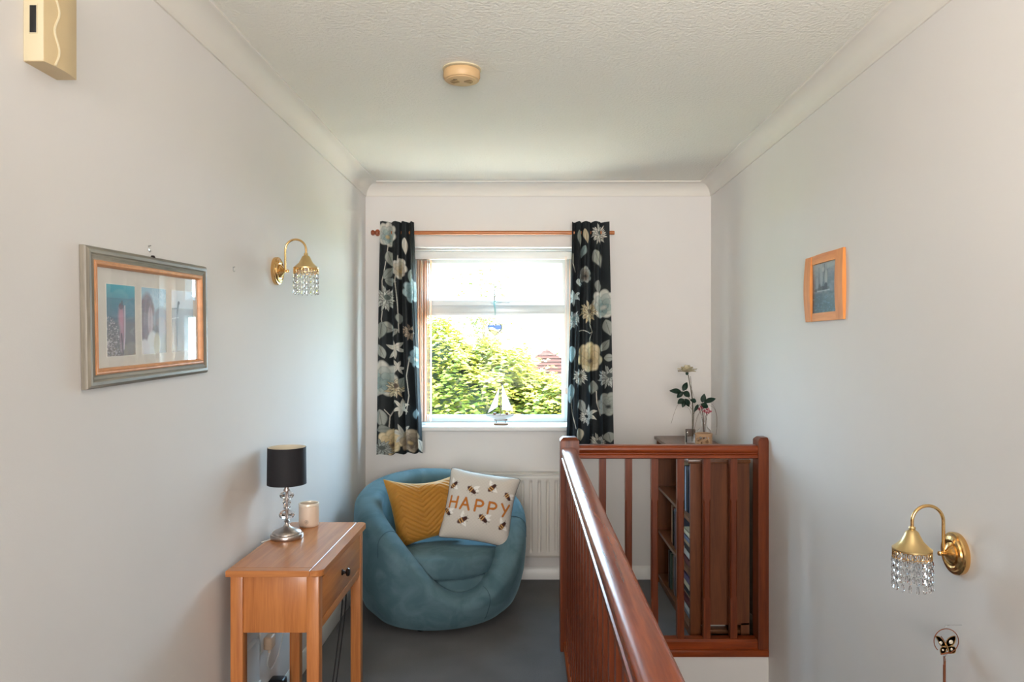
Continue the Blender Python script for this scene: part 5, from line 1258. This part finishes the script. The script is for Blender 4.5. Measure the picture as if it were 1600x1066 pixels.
M_hedge = leafmat('hedge_leaf', (88, 98, 20), (148, 144, 52)); M_hcore = plain('hedge_core', (40, 48, 18), 0.9, noise=0.3, nscale=4)
M_tree = leafmat('tree_leaf', (110, 114, 62), (140, 136, 84)); M_shrub = leafmat('shrub_leaf', (78, 88, 36), (124, 112, 66)); M_bark = plain('bark', (120, 98, 78), 0.9, noise=0.3, nscale=12)
def bush(name, label, cat, c, rx, ry, h, m, n, ls, flat=0.35, trunk=None, core=True, group=None, dens=0.0, base=None):
    """foliage: leaf sprays over a lumpy crown"""
    base = ZD if base is None else base
    t = thing(name, label, cat, (c[0], c[1], ZD), group=group)
    d = rs.randn(n, 3); d /= np.linalg.norm(d, axis=1)[:, None]
    ph = 3.1*d[:, 0]+5.0*d[:, 2]+c[0]; lump = 1+0.12*np.sin(7*d[:, 0]+2*c[1])*np.sin(6*d[:, 2]+c[0])+0.08*np.sin(17*d[:, 0]+3)*np.sin(15*d[:, 2])
    rad = (0.90+0.14*rs.rand(n)) if core else rs.rand(n)**0.45
    p = d*(rad*lump)[:, None]*np.array([rx, ry, h/2]); p[:, 2] += base-ZD+h/2
    keep = p[:, 2] > 0.02; p = p[keep]; n = len(p); d = d[keep]
    ang = rs.rand(n)*2*PI; L = ls*(0.6+0.8*rs.rand(n))
    ax = np.stack([np.cos(ang), np.sin(ang)*0.8, (rs.rand(n)-0.45)*flat], 1); ax /= np.linalg.norm(ax, axis=1)[:, None]
    up = np.tile([0, 0, 1.0], (n, 1))+d*0.6+rs.randn(n, 3)*0.25; sd = np.cross(ax, up); sd /= np.linalg.norm(sd, axis=1)[:, None]
    up2 = np.cross(sd, ax)
    w = L*0.32
    q = [p, p+ax*(L*0.5)[:, None]+sd*w[:, None]+up2*(L*0.06)[:, None], p+ax*L[:, None]-up2*(L*0.12)[:, None], p+ax*(L*0.5)[:, None]-sd*w[:, None]+up2*(L*0.06)[:, None]]
    V = np.stack(q, 1).reshape(-1, 3); Fc = np.arange(4*n).reshape(n, 4)
    np_mesh('foliage', V, Fc, m, t, smooth=False, kind='stuff')
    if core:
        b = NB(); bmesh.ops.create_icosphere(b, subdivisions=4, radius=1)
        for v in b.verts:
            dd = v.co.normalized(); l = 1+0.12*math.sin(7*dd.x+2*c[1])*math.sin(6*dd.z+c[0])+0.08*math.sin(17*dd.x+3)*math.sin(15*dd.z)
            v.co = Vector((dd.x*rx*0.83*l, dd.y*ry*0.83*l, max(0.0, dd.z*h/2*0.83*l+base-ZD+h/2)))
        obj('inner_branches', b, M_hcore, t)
    if trunk:
        b = NB(); tube(b, [(0, 0, 0), (0.05, 0, (base-ZD)*0.6), (0, 0.05, base-ZD+h*0.6)], [trunk, trunk*0.7, trunk*0.25], 10)
        for k in range(7):
            a = 2.4*k; z = base-ZD+h*(0.15+0.06*k); tube(b, [(0, 0, z), (rx*0.4*math.cos(a), ry*0.4*math.sin(a), z+h*0.15), (rx*0.7*math.cos(a), ry*0.7*math.sin(a), z+h*0.28)], [trunk*0.4, trunk*0.2, trunk*0.06], 6)
        obj('trunk', b, M_bark, t)
    return t
G1 = 'clipped conifers outside the window'
bush('conifer', 'large yellow-green conifer filling the left half of the window view', 'bush', (-1.25, 12.5), 2.1, 1.6, 4.25, M_hedge, 42000, 0.11, group=G1)
bush('conifer', 'yellow-green conifer behind the model yacht, lower than its left neighbour', 'bush', (0.62, 12.0), 1.7, 1.5, 3.45, M_hedge, 34000, 0.11, group=G1)
bush('conifer', 'yellow-green conifer at the left edge of the window view', 'bush', (-4.3, 13.2), 2.0, 1.6, 4.2, M_hedge, 7000, 0.26, group=G1)
bush('conifer', 'yellow-green conifer hidden mostly behind the right curtain', 'bush', (3.6, 12.8), 2.2, 1.6, 3.3, M_hedge, 7000, 0.26, group=G1)
bush('shrub', 'pinkish-green loose shrub rising above the left conifer', 'bush', (-1.55, 17.0), 1.9, 1.3, 3.2, M_shrub, 2600, 0.17, core=False, trunk=0.10, base=-1.2)
bush('tree', 'pale airy tree crown seen in the upper window light', 'tree', (-1.95, 32.0), 1.7, 1.6, 5.6, M_tree, 1500, 0.22, core=False, trunk=0.16, base=0.3)
bush('tree', 'pale tree just left of the brown roof, far behind the conifers', 'tree', (-0.1, 30.0), 1.4, 1.2, 3.6, M_tree, 700, 0.22, core=False, trunk=0.12, base=-2.0)
bush('tree', 'pale tree crown beside the right curtain, beyond the brown roof', 'tree', (2.9, 50.0), 1.9, 1.5, 4.2, M_tree, 1200, 0.26, core=False, trunk=0.15, base=-1.0)
# house with a hipped tile roof
hx, hy = 1.05, 38.0
ho = thing('neighbour_house', 'distant house with a brown tiled roof seen at the right of the window', 'house', (hx, hy, ZD))
M_tile = plain('roof_tile', (66, 43, 38), 0.9, spec=0.05, noise=0.15, nscale=3, bump=0.5, bscale=12); M_hwall = plain('house_wall', (76, 50, 42), 0.9, spec=0.05, noise=0.08, nscale=3)
b = NB(); box(b, -3.2, 3.2, -0.5, 5.5, 0, 1.9); obj('walls', b, M_hwall, ho, smooth=False)
b = NB(); za = 1.28-ZD; e = 3.6; ze = za-2.45
A = [b.verts.new(p) for p in ((-e, -0.9, ze), (e, -0.9, ze), (e, 5.9, ze), (-e, 5.9, ze))]; R1 = b.verts.new((0, 0.4, za)); R2 = b.verts.new((0, 5.0, za))
b.faces.new((A[0], A[1], R1)); b.faces.new((A[2], A[3], R2)); b.faces.new((A[1], A[2], R2, R1)); b.faces.new((A[3], A[0], R1, R2)); b.faces.new(A[::-1]); obj('roof', b, M_tile, ho, smooth=False)
b = NB()
for k in range(14):
    q0 = k/14; z = ze+(za-ze)*q0; hw = e*(1-q0); y_ = -0.9+1.3*q0
    tube(b, [(-hw, y_-0.02, z+0.02), (hw, y_-0.02, z+0.02)], 0.022, 4)
obj('tile_course', b, M_tile, ho, smooth=False, kind='stuff')
for x in (-1.6, 1.2):
    b = NB(); box(b, x-0.5, x+0.5, -0.53, -0.48, 0.7, 1.6); wn = obj('window', b, M_white, ho, smooth=False)
    b = NB(); box(b, x-0.43, x+0.43, -0.54, -0.52, 0.77, 1.53); obj('pane', b, plain('far_glass', (110, 124, 134), 0.1, noise=0.02), wn, smooth=False)
